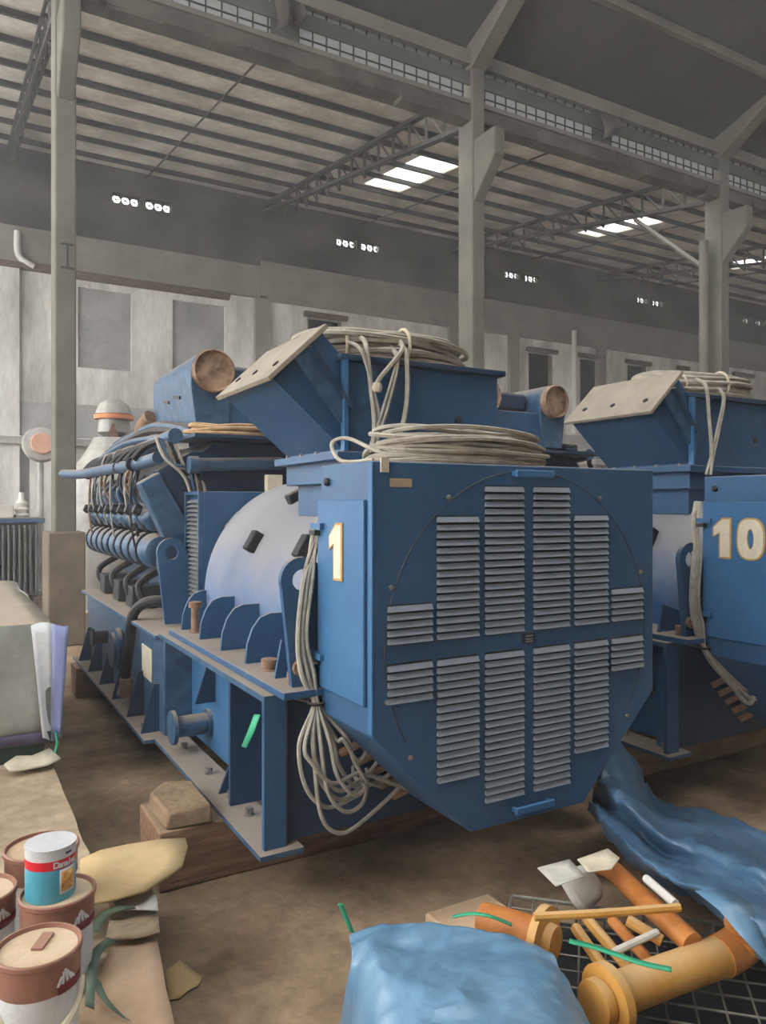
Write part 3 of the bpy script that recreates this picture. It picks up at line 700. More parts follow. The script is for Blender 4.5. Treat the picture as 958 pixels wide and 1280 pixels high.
# ================================================================== TIMBERS UNDER THE SETS
def beam(name, x0, x1, y0, y1, z1, label, mm='wood', group=None):
    m = MB(); n = 10
    rows = []
    for i in range(n+1):
        x = x0+(x1-x0)*i/n; j = lambda: random.uniform(-.006, .006)
        rows.append([(x,y0+j(),0),(x,y1+j(),0),(x,y1+j(),z1+(j() if 0 < i < n else 0)*.3),(x,y0+j(),z1)])
    vs = [p for r in rows for p in r]; fs = [(0,1,2,3), tuple(4*n+k for k in (3,2,1,0))]
    for i in range(n):
        for k in range(4): fs.append((4*i+k, 4*(i+1)+k, 4*(i+1)+(k+1)%4, 4*i+(k+1)%4))
    m.add(vs, fs); o = m.build(name, mm, bevel=.008); return tag(o, label, 'timber', group)
beam('timber_beam', .76, 3.02, 3.17, 3.53, .249, 'thick brown timber beam with a broken end under generator number 1')
beam('timber_beam', .93, 3.02, 6.72, 7.02, .249, 'dark red timber beam under the engine end of generator number 1')
beam('timber_beam', 3.12, 5.6, 3.12, 3.48, .249, 'pale dusty timber beam under generator number 10', 'wood_pale')
beam('timber_beam', 3.15, 5.6, 6.72, 7.02, .249, 'timber beam under the engine end of generator number 10')
# broken slab of wood on the beam end
m = MB(); top = [(.79,3.18),(.985,3.16),(.99,3.5),(.87,3.52),(.78,3.42)]
vs = [(x,y,.25) for x,y in top]+[(x-.01+.03*random.random(),y+.01,.318+.02*random.random()) for x,y in top]; n = 5
m.add(vs, [tuple(range(n)), tuple(reversed(range(n,2*n)))]+[(i,i+n,(i+1)%n+n,(i+1)%n) for i in range(n)])
tag(m.build('wood_block', 'wood_dusty', bevel=.012), 'dusty split block of wood lying on the end of the timber beam', 'block')

# ================================================================== CABLES
def coil(name, c, rx, ry, n, h, r, label, mm='cable', tilt=(0,0), seed=1, group=None, seg=44):
    rnd = random.Random(seed); m = MB()
    for i in range(n):
        f = .72+.28*rnd.random(); z = r+h*rnd.random()*(1-.5*abs(f-.86)/.14); ph = rnd.random()*6.28; am = .02+.03*rnd.random()
        ox, oy = rnd.uniform(-.02,.02), rnd.uniform(-.02,.02); pts = []
        for k in range(seg):
            a = 2*math.pi*k/seg
            x = ox+rx*f*math.cos(a)*(1+am*math.sin(2*a+ph)); y = oy+ry*f*math.sin(a)*(1+am*math.cos(3*a+ph))
            zz = max(r, z+.012*math.sin(2*a+ph*2)); pts.append((c[0]+x, c[1]+y, c[2]+zz+tilt[0]*(x+rx)+tilt[1]*(y+ry)))
        m.tube(pts, r, 5, closed=True)
    o = m.build(name, mm, o=c); tag(o, label, 'cable', group); return o
def tie(parent, loc, c, rx, rz, axis, mm='twine'):
    global OR
    OR = Vector(loc); m = MB(); pts = []
    for k in range(16):
        a = 2*math.pi*k/16; u = rx*math.cos(a); pts.append((c[0]+(u if axis == 'X' else 0), c[1]+(u if axis == 'Y' else 0), c[2]+rz*math.sin(a)))
    m.tube(pts, .008, 5, closed=True); m.build('cable_tie', mm, parent); OR = Vector()
for k in range(2):
    dx = k*PITCH; w = ('number 1', 'number 10')[k]
    c = (1.86+dx, 3.28, 2.264)
    o = coil('cable_coil', c, .46, .31, 44, .15, .012, ('thick coil of grey cable on the junction box with tied strands hanging down its front', 'coil of grey cable on the partly hidden junction box of the set numbered ten')[k], seed=3+k)
    tie(o, c, (c[0]-.02, c[1]-.26, c[2]+.07), .07, .085, 'Y'); tie(o, c, (c[0]-.3, c[1]-.18, c[2]+.06), .07, .08, 'Y')
    # loose ends hanging over the front of the box
    OR = Vector(c)
    for j, pts in enumerate((
        [(1.62,3.02,2.36),(1.60,2.93,2.30),(1.62,2.925,2.12),(1.635,2.92,1.95),(1.60,2.9,1.78)],
        [(1.80,3.0,2.37),(1.78,2.925,2.30),(1.66,2.92,2.16),(1.63,2.92,2.10)],
        [(1.80,3.0,2.35),(1.80,2.92,2.28),(1.80,2.92,2.05),(1.74,2.915,1.88),(1.62,2.9,1.78)],
        [(1.56,3.02,2.33),(1.57,2.925,2.28),(1.62,2.92,2.14),(1.66,2.92,1.98),(1.62,2.9,1.8)],
        [(1.77,3.0,2.33),(1.76,2.925,2.25),(1.71,2.92,2.06),(1.65,2.915,1.9),(1.60,2.9,1.79)],
        [(1.76,3.0,2.33),(1.75,2.925,2.25),(1.69,2.92,2.06),(1.62,2.915,1.88),(1.56,2.9,1.78)])):
        if k == 1 and j in (1, 2, 3): continue
        m = MB(); m.tube([Vector(p)+Vector((dx,0,0)) for p in spline(pts, 7)], .011 if j < 3 else .008, 6); m.build('loose_strand', 'cable', o)
    if k == 0:
        m = MB(); m.lathe([(.02,-.02),(.026,0),(.02,.02)], (1.645,2.915,2.12), (0,0,1), 8); m.build('knot', 'twine', o)
OR = Vector()
c = (1.79, 2.49, 1.758)
o = coil('cable_coil', c, .41, .18, 46, .13, .009, 'long flat coil of thin grey cable lying on the cabinet of generator number 1', seed=9)
tie(o, c, (1.47, 2.49, 1.80), .05, .045, 'Y')
OR = Vector(c)
m = MB(); m.tube(spline([(1.50,2.42,1.79),(1.40,2.46,1.80),(1.35,2.62,1.86),(1.30,2.66,1.84),(1.30,2.58,1.77),(1.36,2.44,1.768)], 7), .008, 6); m.build('loose_strand', 'cable', o)
m = MB(); m.tube(spline([(1.50,2.50,1.80),(1.42,2.50,1.83),(1.38,2.54,1.80),(1.42,2.58,1.77),(1.5,2.56,1.78)], 7), .008, 6); m.build('loose_strand', 'cable', o)
MB().box(1.295, 1.325, 2.262, 2.2725, 1.715, 1.765).build('tag_strip', 'twine', o)
OR = Vector()
# hanging cable bundles beside the doors
for k in range(2):
    dx = k*PITCH; rnd = random.Random(5)
    w = ('number 1', 'number 10')[k]
    c = Vector((1.2+dx, 2.74, 1.4)); B = empty('cable_bundle', c); OR = c
    tag(B, ('bundle of grey cables with drooping loops beside the door marked with a single one', 'slanting bundle of grey cables beside the door marked ten')[k], 'cable')
    ends = [(1.45,.66),(1.50,.60),(1.56,.54),(1.62,.49),(1.66,.46),(1.40,.56),(1.46,.54),(1.52,.50),(1.42,.50),(1.38,.48)]
    dip = [.60,.50,.46,.34,.52,.48,.42,.50,.54,.44]
    sag = [.10,.08,.0,.02,.13,.05,.03,.0,-.02,-.04]
    for j in range(10):
        jx, jy = rnd.uniform(-.018,.018), rnd.uniform(-.02,.02)
        bx = 1.19+jx
        pts = [(1.36,2.80+jy,1.62),(1.27,2.75+jy,1.50-.01*j),(1.215+jx,2.7+jy,1.32),(1.185+jx,2.69+jy,1.10),(1.205+jx*1.5,2.68+jy,.95),(1.235+jx*.4,2.67+jy*.4,.84)]
        if k == 0:
            e = ends[j]; d = dip[j]
            pts += [(1.20+sag[j]+jx,2.62+jy,.70),(1.22+sag[j]+jx,2.6+jy,d+.1),(1.30+sag[j]*.8+jx,2.60+jy,d+.01),(1.40+sag[j]*.3,2.62+jy,d+.02),(e[0],2.66,e[1]-.03),(e[0]+.01,2.69,e[1])]
        else:
            pts += [(1.30+jx,2.64+jy,.74),(1.42+jx*2,2.6+jy,.62),(1.52+jx*3,2.58+jy*2,.55+jx),(1.58+jx*3,2.56,.62+jy),(1.62,2.62,.68)]
        m = MB(); m.tube([Vector(p)+Vector((dx,0,0)) for p in spline(pts, 7)], .0085, 6); m.build('cable', 'cable', B)
    m = MB(); m.tube([(1.235+.03*math.cos(a)+dx, 2.67+.03*math.sin(a), .84) for a in [2*math.pi*q/12 for q in range(12)]], .007, 5, closed=True); m.build('cable_tie', 'black_rubber', B)
    m = MB(); m.tube([(1.10+dx,2.76,.875),(1.21+dx,2.68,.845)], .006, 5); m.build('tie_rod', 'steel', B)
OR = Vector()
# brown cable on the tray over the engine
o = coil('cable_coil', (1.64, 4.80, 2.046), .33, .19, 18, .07, .011, 'small coil of tan cable on the tray above the engine of number 1', 'cable_brown', seed=12)
# green tag tied at the end column
m = MB(); m.add([at(318,893,X=1.05), at(326,893,X=1.05), at(318,915,X=1.04), at(308,935,X=1.03), at(302,933,X=1.03), at(311,912,X=1.04)], [(0,1,2,5),(5,2,3,4)])
tag(m.build('green_tape', 'green_tie', solid=.003), 'strip of green tape tied to the end post of generator 1', 'tape')

# ================================================================== LEFT SIDE: PLATFORM, CRATE, CANS
OR = Vector((0,2.6,0))
pl = empty('pallet_platform', OR); tag(pl, 'low wooden platform topped by dusty plywood, paint cans standing on it', 'pallet')
for x in (-.75, -.15, .42):
    MB().box(x-.05, x+.05, 1.0, 4.55, 0, .15).build('bearer', 'wood', pl, bevel=.004)
for k in range(12):
    y = 1.0+.305*k; MB().box(-.9, .49, y, y+.2, .15, .185).build('deck_board', 'wood', pl, bevel=.003)
for k, (y0, y1) in enumerate(((1.0, 2.05), (2.055, 3.1), (3.105, 4.55))):
    m = MB(); n = 12; rnd = random.Random(k)
    ed = [(.495+rnd.uniform(-.004,.004), y0+(y1-y0)*i/n) for i in range(n+1)]
    m.prism([(-.92,y1),(-.92,y0)]+ed, 'Z', .185, .21); m.build('plywood_sheet', 'plywood', pl)
OR = Vector()
# cardboard sheets on the platform edge
def sheet(name, px, z, mm, label, cat, thick=.006, curl=0):
    pts = [at(x, y, Z=z) for x, y in px]; m = MB(); n = len(pts)
    c = sum(pts, Vector())/n
    vs = [(p.x,p.y,p.z+curl*(p-c).length) for p in pts]
    ring = [c+(p-c)*.55 for p in pts]
    vs += [(p.x,p.y,p.z+curl*.3*(p-c).length+.002) for p in ring]+[tuple(c)]
    fs = [(i,(i+1)%n,n+(i+1)%n,n+i) for i in range(n)]+[(n+i,n+(i+1)%n,2*n) for i in range(n)]
    m.add(vs, fs); o = m.build(name, mm, solid=thick); return tag(o, label, cat)
sheet('cardboard_sheet', [(100,1280),(120,1230),(140,1180),(196,1170),(208,1238),(214,1262),(222,1300),(100,1330)], .225, 'cardboard', 'pinkish flat cardboard sheet at the near corner of the platform', 'cardboard')
sheet('cardboard_sheet', [(132,1180),(140,1140),(165,1130),(196,1130),(200,1172),(170,1178)], .24, 'plywood', 'crumpled beige cardboard flap lying over the platform edge', 'cardboard', curl=.12)
sheet('cardboard_offcut', [(100,1080),(125,1068),(160,1060),(200,1054),(232,1053),(235,1062),(228,1085),(215,1095),(195,1108),(180,1118),(140,1130),(112,1135),(100,1134)], .30, 'cardboard_tan', 'tan leaf-shaped board offcut sticking out beside the paint cans', 'board', .01, .05)
sheet('paper_scrap', [(205,1215),(225,1200),(240,1212),(253,1222),(248,1232),(236,1238),(225,1248),(212,1250)], .006, 'cardboard_tan', 'torn brown paper scrap on the concrete beside the platform', 'paper', .003)
sheet('paper_scrap', [(140,1130),(165,1118),(188,1112),(196,1125),(198,1145),(170,1140),(150,1142)], .262, 'paper', 'crumpled white paper scrap on the beige cardboard flap', 'paper', .003, .15)
sheet('foam_scrap', [(5,962),(20,952),(40,950),(62,944),(76,955),(60,962),(35,966),(12,972)], .222, 'cream', 'crumpled cream foam scrap at the foot of the wrapped crate', 'foam', .01, .2)
# green leafy straps hanging by the cans
GL = ('dull green strap end curling over the beige cardboard flap', 'dull green strap curling down between the paint cans and the cardboard', 'dull green strap lying loose on the pinkish cardboard sheet')
for k, pts in enumerate(([(118,1165,.24),(130,1145,.27),(150,1136,.285),(165,1134,.27)], [(112,1260,.25),(115,1220,.27),(122,1190,.28),(140,1175,.265)], [(120,1225,.24),(128,1245,.25),(142,1262,.245),(158,1275,.235)])):
    P = spline([at(x, y, Z=z) for x, y, z in pts], 5); m = MB()
    m.grid([[p+Vector((.0,-.0,0))+Vector((0.010,-.012,0)) for p in P], [p+Vector((-.010,.012,.004)) for p in P]])
    tag(m.build('green_strap', 'green_leaf', solid=.003), GL[k], 'strap')

# wrapped crate
x1, y0, y1, zt = .50, 4.56, 7.2, .95
OR = Vector((-.2, 5.8, 0)); cr = empty('wrapped_crate', OR); tag(cr, 'long crate wrapped in silver tarpaulin with a lilac striped edge', 'crate')
MB().box(-1.6, x1-.03, y0+.02, y1, 0, .36).build('crate_base', 'green_base', cr)
m = MB(); rows = []; nx = 22
for (dy, z, b) in ((0,.30,.0),(-.012,.42,.01),(-.008,.58,.012),(.0,.75,.008),(.005,.9,.004),(.02,.948,0),(.06,.955,0),(.8,.965,0),(1.7,.95,0),(y1-y0,.95,0)):
    rows.append([(-1.6+(x1+1.6)*i/nx+0.0, y0+dy+b*math.sin(i*1.7+z*9)+b*.7*math.sin(i*.6), z+(.012*math.sin(i*.9+dy*3) if dy > .05 else 0)) for i in range(nx+1)])
m.grid(rows); m.build('tarpaulin_front', 'tarp_silver', cr, solid=.004)
m = MB(); rows = []
for (dx, z) in ((0,.955),(.015,.85),(.03,.7),(.045,.55),(.05,.40),(.045,.30)):
    rows.append([(x1+dx+.012*math.sin(j*1.3+z*4), y0+(y1-y0)*j/14, z) for j in range(15)])
m.grid(rows); m.build('tarpaulin_side', 'tarp_silver', cr, solid=.004)
# flaring corner flap with lilac stripe
fl = lambda s, z: (x1-.10+.06*(.95-z)/.65+s*(.19-.1*(.95-z)/.65), y0-.022-.012*math.sin(s*4+z*5)-.008*math.sin(z*11), z)
for nm, a, b, mm in (('corner_flap', 0, .55, 'tarp_white'), ('lilac_stripe', .55, 1.0, 'tarp_lilac')):
    m = MB(); m.grid([[fl(a+(b-a)*i/4, .945-.63*j/8+.015*math.sin((a+(b-a)*i/4)*5+j)) for i in range(5)] for j in range(9)]); m.build(nm, mm, cr, solid=.003)
m = MB(); m.grid([[(-1.6+(x1+1.6)*i/nx, y0-.018+.006*math.sin(i*1.7), z) for i in range(nx+1)] for z in (.30, .36)]); m.build('purple_hem', 'tarp_purple', cr, solid=.004)
OR = Vector()
m = MB(); m.tube(spline([(.52,4.5,.36),(.525,4.49,.30),(.51,4.47,.24),(.53,4.46,.215)], 5), .008, 5)
tag(m.build('crate_cord', 'green_tie'), 'short green cord hanging at the corner of the wrapped crate', 'cord')

# paint cans
def wrap(m, c, r, z0, z1, a0, a1, n=14):
    m.grid([[(c[0]+r*math.cos(a0+(a1-a0)*k/n), c[1]+r*math.sin(a0+(a1-a0)*k/n), c[2]+z) for k in range(n+1)] for z in (z0, z1)])
def can(c, r, h, label, tab=True, lid='can_lid', handle=False):
    global OR
    c = Vector(c); OR = c; e = empty('paint_can', c); tag(e, label, 'paint can', 'large paint cans on the platform')
    MB().lathe([(r*.9,0),(r*.92,.005),(r*.97,h*.68)], c, (0,0,1), 40).build('can_body', 'can_white', e)
    MB().lathe([(r*.972,h*.68),(r*.99,h*.69),(r,h*.93),(r*1.05,h*.95),(r*1.05,h*.99),(r*1.02,h),(r*.98,h),(r*.95,h*.96)], c, (0,0,1), 40).build('can_collar', 'can_brown', e)
    MB().lathe([(r*.94,h*.955),(r*.93,h*.965),(.001,h*.968)], c, (0,0,1), 40).build('can_lid', lid, e)
    va = math.atan2(-c.y, -c.x)  # direction facing the aisle side of the cans
    b = MB(); wrap(b, c, r*1.01, h*.68, h*.76, va+.45, va+1.35); b.build('colour_band', 'can_maroon', e, solid=.001)
    for k in range(5):
        a = va+.50+.09*k; hh = (.79,.81,.825,.815,.795)[k]
        m = MB(); m.obox(c+Vector((math.cos(a)*r*1.005, math.sin(a)*r*1.005, h*hh)), Matrix.Rotation(a, 3, 'Z') @ Matrix.Rotation(R(-25+18*k), 3, 'X'), .003, .006, .024+.004*(2-abs(2-k)))
        m.build('leaf_emblem', 'can_white', e)
    if tab: m = MB(); m.obox(c+Vector((.012,.02,h*.975)), Matrix.Rotation(R(62), 3, 'Z'), .075, .028, .008); m.build('lid_label', 'can_brown', e)
    if handle:
        m = MB(); m.tube(spline([c+Vector((r*1.02*math.cos(va+t), r*1.02*math.sin(va+t), h*.64-.085*math.sin((t+1.5)/3*math.pi))) for t in [-1.5+.3*q for q in range(11)]], 4), .009, 6); m.build('can_handle', 'cream', e)
    OR = Vector(); return e
PZ = .212; h = .28; r = .10
def canat(px, py, **k): 
    p = at(px, py, Z=PZ+h); return (p.x, p.y, PZ)
can(canat(48, 1180), r, h, 'large paint can with tan lid, brown tab and pale bail handle', True, handle=True)
cB = canat(72, 1112); can(cB, r, h, 'paint can carrying the small blue can on its lid', False)
can(canat(-28, 1112), r, h, 'maroon banded paint can next to the one under the blue can', False)
can(canat(-52, 1074), r, h, 'paint can behind the maroon banded one, beside the wide rimmed can', False)
can(canat(52, 1056), r*1.1, h, 'wide paint can with dark dusty rim behind the small blue can', False, 'cardboard')
# small blue can
c = Vector((cB[0]-.018, cB[1]+.005, PZ+h*.97)); r2, h2 = .068, .15; OR = c
e = empty('small_paint_can', c); tag(e, 'small light blue paint can with red band and lettering', 'paint can')
MB().lathe([(r2*.98,0),(r2,.004),(r2,h2*.62)], c, (0,0,1), 40).build('can_body', 'can_blue', e)
MB().lathe([(r2*1.001,h2*.62),(r2*1.001,h2*.79)], c, (0,0,1), 40).build('red_band', 'can_red', e)
MB().lathe([(r2,h2*.79),(r2,h2*.97),(r2*1.03,h2*.98),(r2*1.03,h2),(r2*.96,h2)], c, (0,0,1), 40).build('can_top', 'can_white', e)
MB().lathe([(r2*.96,h2*.99),(r2*.94,h2*.975),(.001,h2*.975)], c, (0,0,1), 40).build('can_lid', 'can_lid_pale', e)
va = math.atan2(-c.y, -c.x)
m = MB(); wrap(m, c, r2*1.006, h2*.14, h2*.6, va+.35, va+1.12); m.build('label_frame', 'can_white', e, solid=.0008)
m = MB(); wrap(m, c, r2*1.014, h2*.19, h2*.56, va+.42, va+1.05); m.build('label_picture', 'can_orange', e, solid=.0008)
word = 'Danalac'
for k, chh in enumerate(word):
    a = va+.22+.145*k; me = text_mesh(chh, .024, .0006, 'can_white', .0008, 'letter')
    o = bpy.data.objects.new('letter', me); COL.objects.link(o); o.parent = e
    o.location = (r2*1.012*math.cos(a), r2*1.012*math.sin(a), h2*.70); o.rotation_euler = (R(90), 0, a+R(90))
m = MB(); wrap(m, c, r2*1.006, h2*.86, h2*.9, va+.62, va+.92); m.build('printed_mark', 'tarp_purple', e, solid=.0006)
OR = Vector()

# ================================================================== RIGHT FRONT: PIPES, BASKET, TARPAULINS
P = lambda x, y, z: at(x, y, Z=z)
# wire basket lying flat
OR = Vector((2.0, 1.6, 0)); wb = empty('wire_basket', OR); tag(wb, 'low black wire mesh basket under the yellow pipes', 'basket')
o0 = P(640,1120,.10); ux = (P(940,1160,.10)-o0); ux.z = 0; ux = ux.normalized(); uy = Vector((ux.y,-ux.x,0))
m = MB(); m.obox(o0+ux*.6+uy*.55+Vector((0,0,-.085)), Matrix((ux, -uy, Vector((0,0,1)))).transposed(), 1.2, 1.1, .02); m.build('basket_shade_sheet', 'dark_metal', wb)  # dark sheet added to paint the shade under the mesh
for k in range(15): m = MB(); a = o0+ux*(.085*k); m.tube([a, a+uy*1.1], .004, 5); m.build('wire', 'wire', wb)
for k in range(14): m = MB(); a = o0+uy*(.085*k); m.tube([a, a+ux*1.2], .004, 5); m.build('wire', 'wire', wb)
for a, b in ((o0,o0+ux*1.2),(o0,o0+uy*1.1),(o0+ux*1.2,o0+ux*1.2+uy*1.1)):
    m = MB(); m.tube([a, b], .008, 6); m.build('rim', 'wire', wb)
    for q in range(6):
        p = a+(b-a)*q/5; m = MB(); m.tube([Vector((p.x,p.y,0)), p], .006, 5); m.build('upright', 'wire', wb)
OR = Vector()
def pipe(name, pts, r, label, mm='yellow', parts=(), n=18, sp=8):
    pts = [P(*p) for p in pts]; c = pts[0].copy(); c.z = 0
    global OR
    OR = c; e = empty(name, c); tag(e, label, 'pipe')
    MB().tube(spline(pts, sp) if len(pts) > 2 else pts, r, n).build('pipe_body', mm, e)
    for (px, d, rr, th) in parts:
        p = P(*px); q = P(*d); MB().lathe([(rr*.6,-.004),(rr,0),(rr,th),(rr*.6,th+.004)], p, (q-p), 24).build('flange', mm, e)
    OR = Vector(); return e
fp = pipe('flanged_pipe', [(752,1252,.22),(800,1232,.22),(860,1210,.22),(905,1194,.22)], .056, 'thick yellow pipe with a round flange and a rusty elbow', 'yellow', [((756,1250,.22),(800,1232,.22),.092,.028),((742,1256,.22),(800,1232,.22),.062,.03)])
OR = fp.location.copy(); m = MB(); m.tube(spline([P(900,1196,.22),P(922,1184,.23),P(936,1168,.27),P(930,1150,.32)], 8), .06, 18); m.build('elbow', 'orange', fp); OR = Vector()
pipe('flanged_pipe', [(672,1170,.25),(640,1160,.25),(605,1150,.24)], .055, 'short orange pipe with a big yellow flange half under the blue tarp', 'orange', [])
OR = Vector(); fo = [o for o in bpy.data.objects if o.name.startswith('flanged_pipe')][-1]; OR = fo.location.copy()
a_, b_ = P(684,1176,.25), P(640,1160,.25); MB().lathe([(.05,-.03),(.055,-.004),(.1,0),(.1,.026),(.06,.03)], a_, b_-a_, 28).build('flange', 'yellow', fo); OR = Vector()
pipe('frame_pipe', [(748,1082,.26),(765,1088,.27),(800,1120,.27),(840,1156,.28),(866,1180,.27)], .036, 'long slanting orange pipe with a taped upper end', 'orange')
pipe('thin_rod', [(668,1146,.36),(760,1141,.36),(850,1134,.36)], .013, 'thin yellow rod lying across the pipes', 'yellow', n=8)
for k, (a, b) in enumerate((((735,1150,.24),(790,1215,.22)), ((765,1150,.25),(815,1205,.22)), ((720,1160,.22),(765,1225,.2)), ((785,1150,.3),(828,1176,.27)))):
    pipe('yellow_rod', [a, b], .018, ('yellow rod standing beside the big flange', 'rusty yellow rod crossing the mesh under the green strap', 'short yellow rod leaning at the near flange', 'yellow rod slanting towards the rusty elbow')[k], 'yellow' if k != 1 else 'orange', n=8)
pipe('white_tube', [(808,1098,.34),(845,1130,.34)], .014, 'short white plastic tube leaning on the slanting orange pipe', 'white_part', n=8)
pipe('grey_tube', [(768,1190,.28),(822,1165,.3)], .011, 'thin pale tube crossing the mesh', 'paper', n=8)
m = MB(); a = P(712,1120,.2); m.lathe([(.06,0),(.075,.03),(.06,.1),(.03,.12)], a, (.5,-.3,.4), 16)
tag(m.build('wrapped_fitting', 'paper', bevel=.01), 'pale fitting wrapped in paper among the yellow pipes', 'fitting')
m = MB(); a = P(652,1128,.12); m.box(a.x-.3, a.x+.0, a.y-.05, a.y+.2, 0.0, .07)
tag(m.build('dusty_carton', 'cardboard', bevel=.01), 'dusty beige carton on the floor behind the big yellow flange', 'carton')
sheet('paper_sheet', [(672,1088),(712,1078),(732,1098),(695,1112)], .33, 'paper', 'grey paper sheet hanging on the taped pipe end', 'paper', .003, .1)
sheet('paper_sheet', [(722,1080),(760,1068),(775,1078),(765,1090),(735,1098)], .34, 'cream', 'cream paper wrapped on the upper end of the slanting pipe', 'paper', .003, .2)
for k, (pts, lab) in enumerate((([(712,1176,.38),(750,1186,.37),(800,1203,.36),(840,1212,.35)], 'green plastic strap across the yellow pipes'), ([(566,1146,.31),(590,1142,.33),(615,1146,.33),(640,1156,.30)], 'green strap poking out from under the blue tarp'),
        ([(440,1165,.34),(433,1148,.40),(426,1130,.46)], 'green cord standing up from the corner of the blue tarp'))):
    Q = spline([P(*p) for p in pts], 6); m = MB(); w = .011 if k == 0 else .008
    side = (Q[-1]-Q[0]).cross(Vector((0,0,1)))
    side = side.normalized()*w if side.length > .01 else Vector((w,0,0))
    m.grid([[q+side for q in Q],[q-side for q in Q]]); tag(m.build('green_strap', 'green_tie', solid=.003), lab, 'strap')

# tarpaulins: sheets of cloth over low loads, folds modelled
def cloth(name, rows, mm, label, amp=.012, k=14, fold=9):
    R1 = [spline([P(*p) for p in r], k) for r in rows]; n = len(R1[0])
    cols_ = [spline([R1[i][j] for i in range(len(R1))], k) for j in range(n)]
    m = MB(); G_ = []
    for j in range(n):
        row = []
        for i, p in enumerate(cols_[j]):
            q = Vector((p.x*fold*.35+p.y*1.5, p.y*fold*.55-p.x, 1.3)); w_ = noise.noise(q*.8+Vector((5,2,0)))
            d = amp*2.2*(.5-abs(noise.noise(q+Vector((w_,w_*.7,0)))*1.6))+amp*1.1*(.4-abs(noise.noise(q*2.6+Vector((w_*2,0,4)))*1.5))+amp*.3*noise.noise(q*7)
            row.append((p.x, p.y, max(.006, p.z+d)))
        G_.append(row)
    m.grid(G_); o = m.build(name, mm, solid=.004); return tag(o, label, 'tarpaulin')
cloth('blue_tarpaulin', [
    [(437,1172,.30),(470,1163,.32),(530,1158,.33),(600,1166,.33),(660,1180,.32),(690,1196,.30)],
    [(440,1200,.30),(480,1192,.34),(540,1186,.35),(605,1195,.35),(672,1212,.34),(708,1228,.30)],
    [(432,1240,.22),(475,1235,.33),(540,1230,.36),(610,1236,.35),(690,1250,.33),(732,1268,.26)],
    [(425,1285,.10),(470,1290,.30),(540,1290,.36),(620,1290,.35),(705,1295,.32),(760,1310,.2)],
    [(415,1340,.03),(460,1350,.25),(540,1360,.33),(640,1360,.33),(730,1365,.28),(790,1370,.15)]], 'tarp_blue', 'light blue tarpaulin over a low load in front of the cabinet')
cloth('blue_tarpaulin', [
    [(768,918,.50),(800,960,.30),(822,1000,.03),(880,1014,.02),(930,1030,.02),(990,1060,.02)],
    [(757,950,.42),(790,990,.30),(830,1022,.08),(885,1032,.10),(940,1058,.06),(1010,1090,.05)],
    [(748,975,.38),(780,1005,.38),(830,1040,.30),(890,1062,.28),(945,1085,.3),(1020,1120,.3)],
    [(742,992,.26),(775,1022,.28),(820,1062,.22),(885,1090,.24),(940,1112,.26),(1020,1150,.25)],
    [(738,1004,.30),(770,1040,.34),(815,1085,.34),(875,1112,.36),(930,1140,.36),(1010,1190,.34)],
    [(735,1012,.24),(765,1052,.22),(808,1098,.20),(868,1125,.22),(915,1170,.24),(985,1225,.22)]], 'tarp_deep', 'darker blue tarpaulin trailing from generator 1 over a load beside it', .014)
m = MB(); q = [P(870,1114,.40), P(912,1112,.38), P(940,1130,.37), P(965,1210,.30), P(925,1168,.34), P(900,1138,.39)]
m.add(q, [(0,1,2,5),(2,3,4,5)]); tag(m.build('tarpaulin_flap', 'tarp_blue', solid=.004), 'bright blue folded tarpaulin flap above the rusty elbow', 'tarpaulin')
# ================================================================== BACKGROUND LEFT
# transformer with radiator fins
OR = Vector((.4, 13.6, 0)); T = empty('transformer', OR); tag(T, 'grey transformer with a bank of upright cooling fins behind the column', 'transformer')
MB().box(-1.4, 1.3, 13.6, 15.2, .12, 1.32).build('tank', 'radiator', T, bevel=.02)
MB().box(-1.5, 1.4, 13.5, 15.3, 1.32, 1.4).build('lid', 'blue_engine', T, bevel=.01)
MB().box(-1.3, 1.2, 13.3, 15.2, 0, .12).build('base_frame', 'dark_metal', T)
for k in range(34):
    x = -1.38+.079*k; MB().box(x, x+.022, 13.22, 13.6, .2, 1.28).build('cooling_fin', 'radiator', T)
for k in range(5):
    x = -.6+.42*k; m = MB(); m.lathe([(.1,0),(.13,.04),(.08,.08),(.12,.14),(.07,.18),(.1,.24),(.05,.3),(.04,.42)], (x, 13.9, 1.4), (0,0,1), 14); m.build('bushing', 'white_part', T)
for k in range(3): MB().box(-.3+.5*k, -.05+.5*k, 13.7, 13.85, 1.4, 1.62).build('terminal_box', 'paper', T, bevel=.02)
OR = Vector()
m = MB(); m.lathe([(.02,0),(.28,.02),(.33,.1),(.3,.2),(.1,.24)], (1.5, 15.2, 2.7), (0,-1,.1), 26); 
OR = Vector((1.5,15.4,0)); e = empty('wrapped_fan', OR); tag(e, 'round plastic wrapped fan with a pinkish cap behind the column', 'fan')
m.build('fan_head', 'plastic_wrap', e); m = MB(); m.lathe([(.2,0),(.18,.03)], (1.5,14.95,2.72), (0,-1,.1), 20); m.build('fan_cap', 'pink', e)
MB().tube([(1.5,15.3,0),(1.5,15.25,2.6)], .06, 10).build('fan_post', 'plastic_wrap', e)
MB().lathe([(.3,0),(.3,.04),(.06,.07)], (1.5,15.3,0), (0,0,1), 20).build('fan_foot', 'plastic_wrap', e)
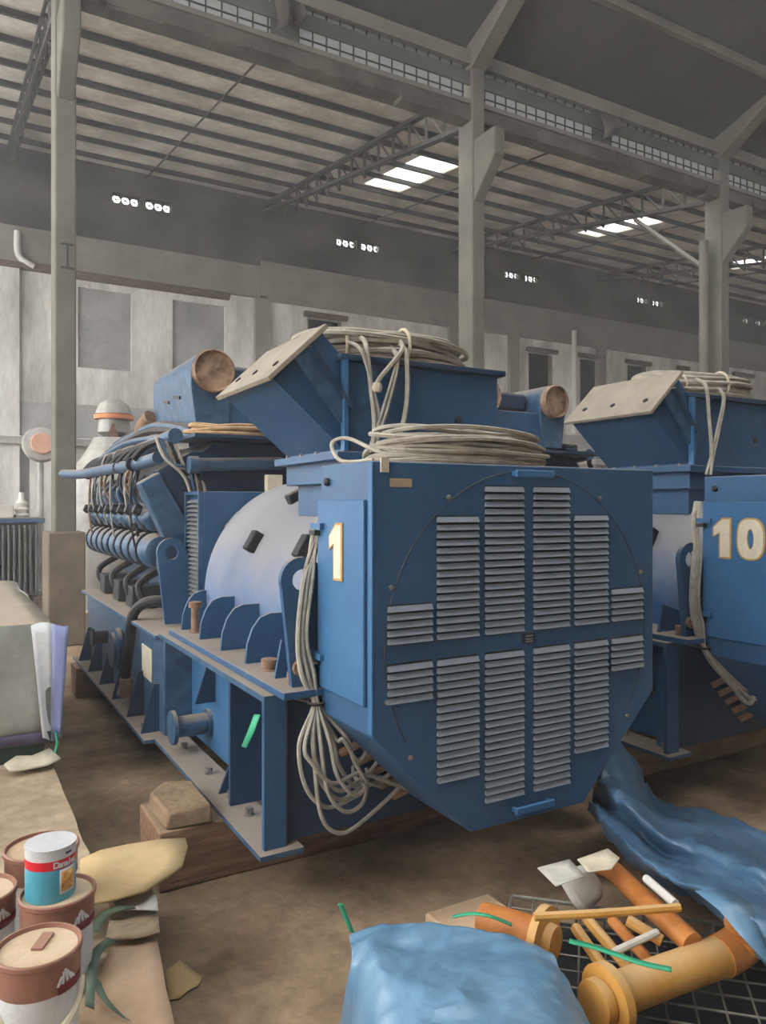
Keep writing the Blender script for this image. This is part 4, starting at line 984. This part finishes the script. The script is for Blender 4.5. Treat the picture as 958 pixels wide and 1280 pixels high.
# plastic wrapped machine
OR = Vector((2.4, 10.6, 0)); e = empty('wrapped_machine', OR); tag(e, 'tall machine wrapped in clear plastic with an orange band on top', 'machine')
def lump(cx, cy, prof, n=28, seed=0):
    m = MB(); rows = []
    for (z, rx, ry) in prof:
        rows.append([(cx+rx*math.cos(a)*(1+.06*noise.noise(Vector((math.cos(a)*2,math.sin(a)*2,z*2+seed)))), cy+ry*math.sin(a), z) for a in [2*math.pi*k/n for k in range(n+1)]])
    m.grid(rows); return m
lump(2.0, 10.9, [(0,.75,.7),(.35,.78,.7),(.8,.76,.66),(1.4,.78,.66),(1.9,.70,.6),(2.25,.42,.45),(2.45,.3,.32),(2.52,.27,.3)]).build('plastic_body', 'plastic_wrap', e)
lump(2.0, 10.9, [(2.52,.1,.1),(2.6,.22,.2),(2.78,.2,.2)], seed=3).build('neck', 'plastic_wrap', e)
lump(2.0, 10.9, [(2.78,.26,.24),(2.84,.26,.24),(2.86,.2,.2)]).build('orange_band', 'orange_band', e)
lump(2.0, 10.9, [(2.85,.25,.24),(2.98,.2,.2),(3.05,.1,.1),(3.06,.01,.01)], seed=5).build('plastic_cap', 'plastic_wrap', e)
m = MB(); m.prism([(1.87,2.53),(2.02,2.53),(1.945,2.74)], 'Y', 10.66, 10.68); m.build('dark_triangle', 'rusty', e)
m = MB(); m.box(1.45, 2.0, 9.95, 10.2, 0, .28); OR = Vector()
tag(m.build('pale_carton', 'cardboard', bevel=.015), 'pale carton on the floor in front of the wrapped machine', 'carton')

# ================================================================== HAZE in the hall
hm = bpy.data.materials.new('haze'); hm.use_nodes = True; MATS['haze'] = hm
hn = hm.node_tree.nodes; hn.remove(hn['Principled BSDF'])
vs_ = hn.new('ShaderNodeVolumeScatter'); vs_.inputs['Density'].default_value = .008; vs_.inputs['Color'].default_value = (1,1,1,1); vs_.inputs['Anisotropy'].default_value = .3
hm.node_tree.links.new(vs_.outputs[0], hn['Material Output'].inputs['Volume'])
hz = MB().box(-7.9, 35.9, -4.3, YW-.3, .001, 7.4).build('hall_haze', 'haze', smooth=False); stuff(hz)  # even scattering volume, greys the distance
hz['label'] = 'thin haze hanging in the hall'; hz['category'] = 'haze'
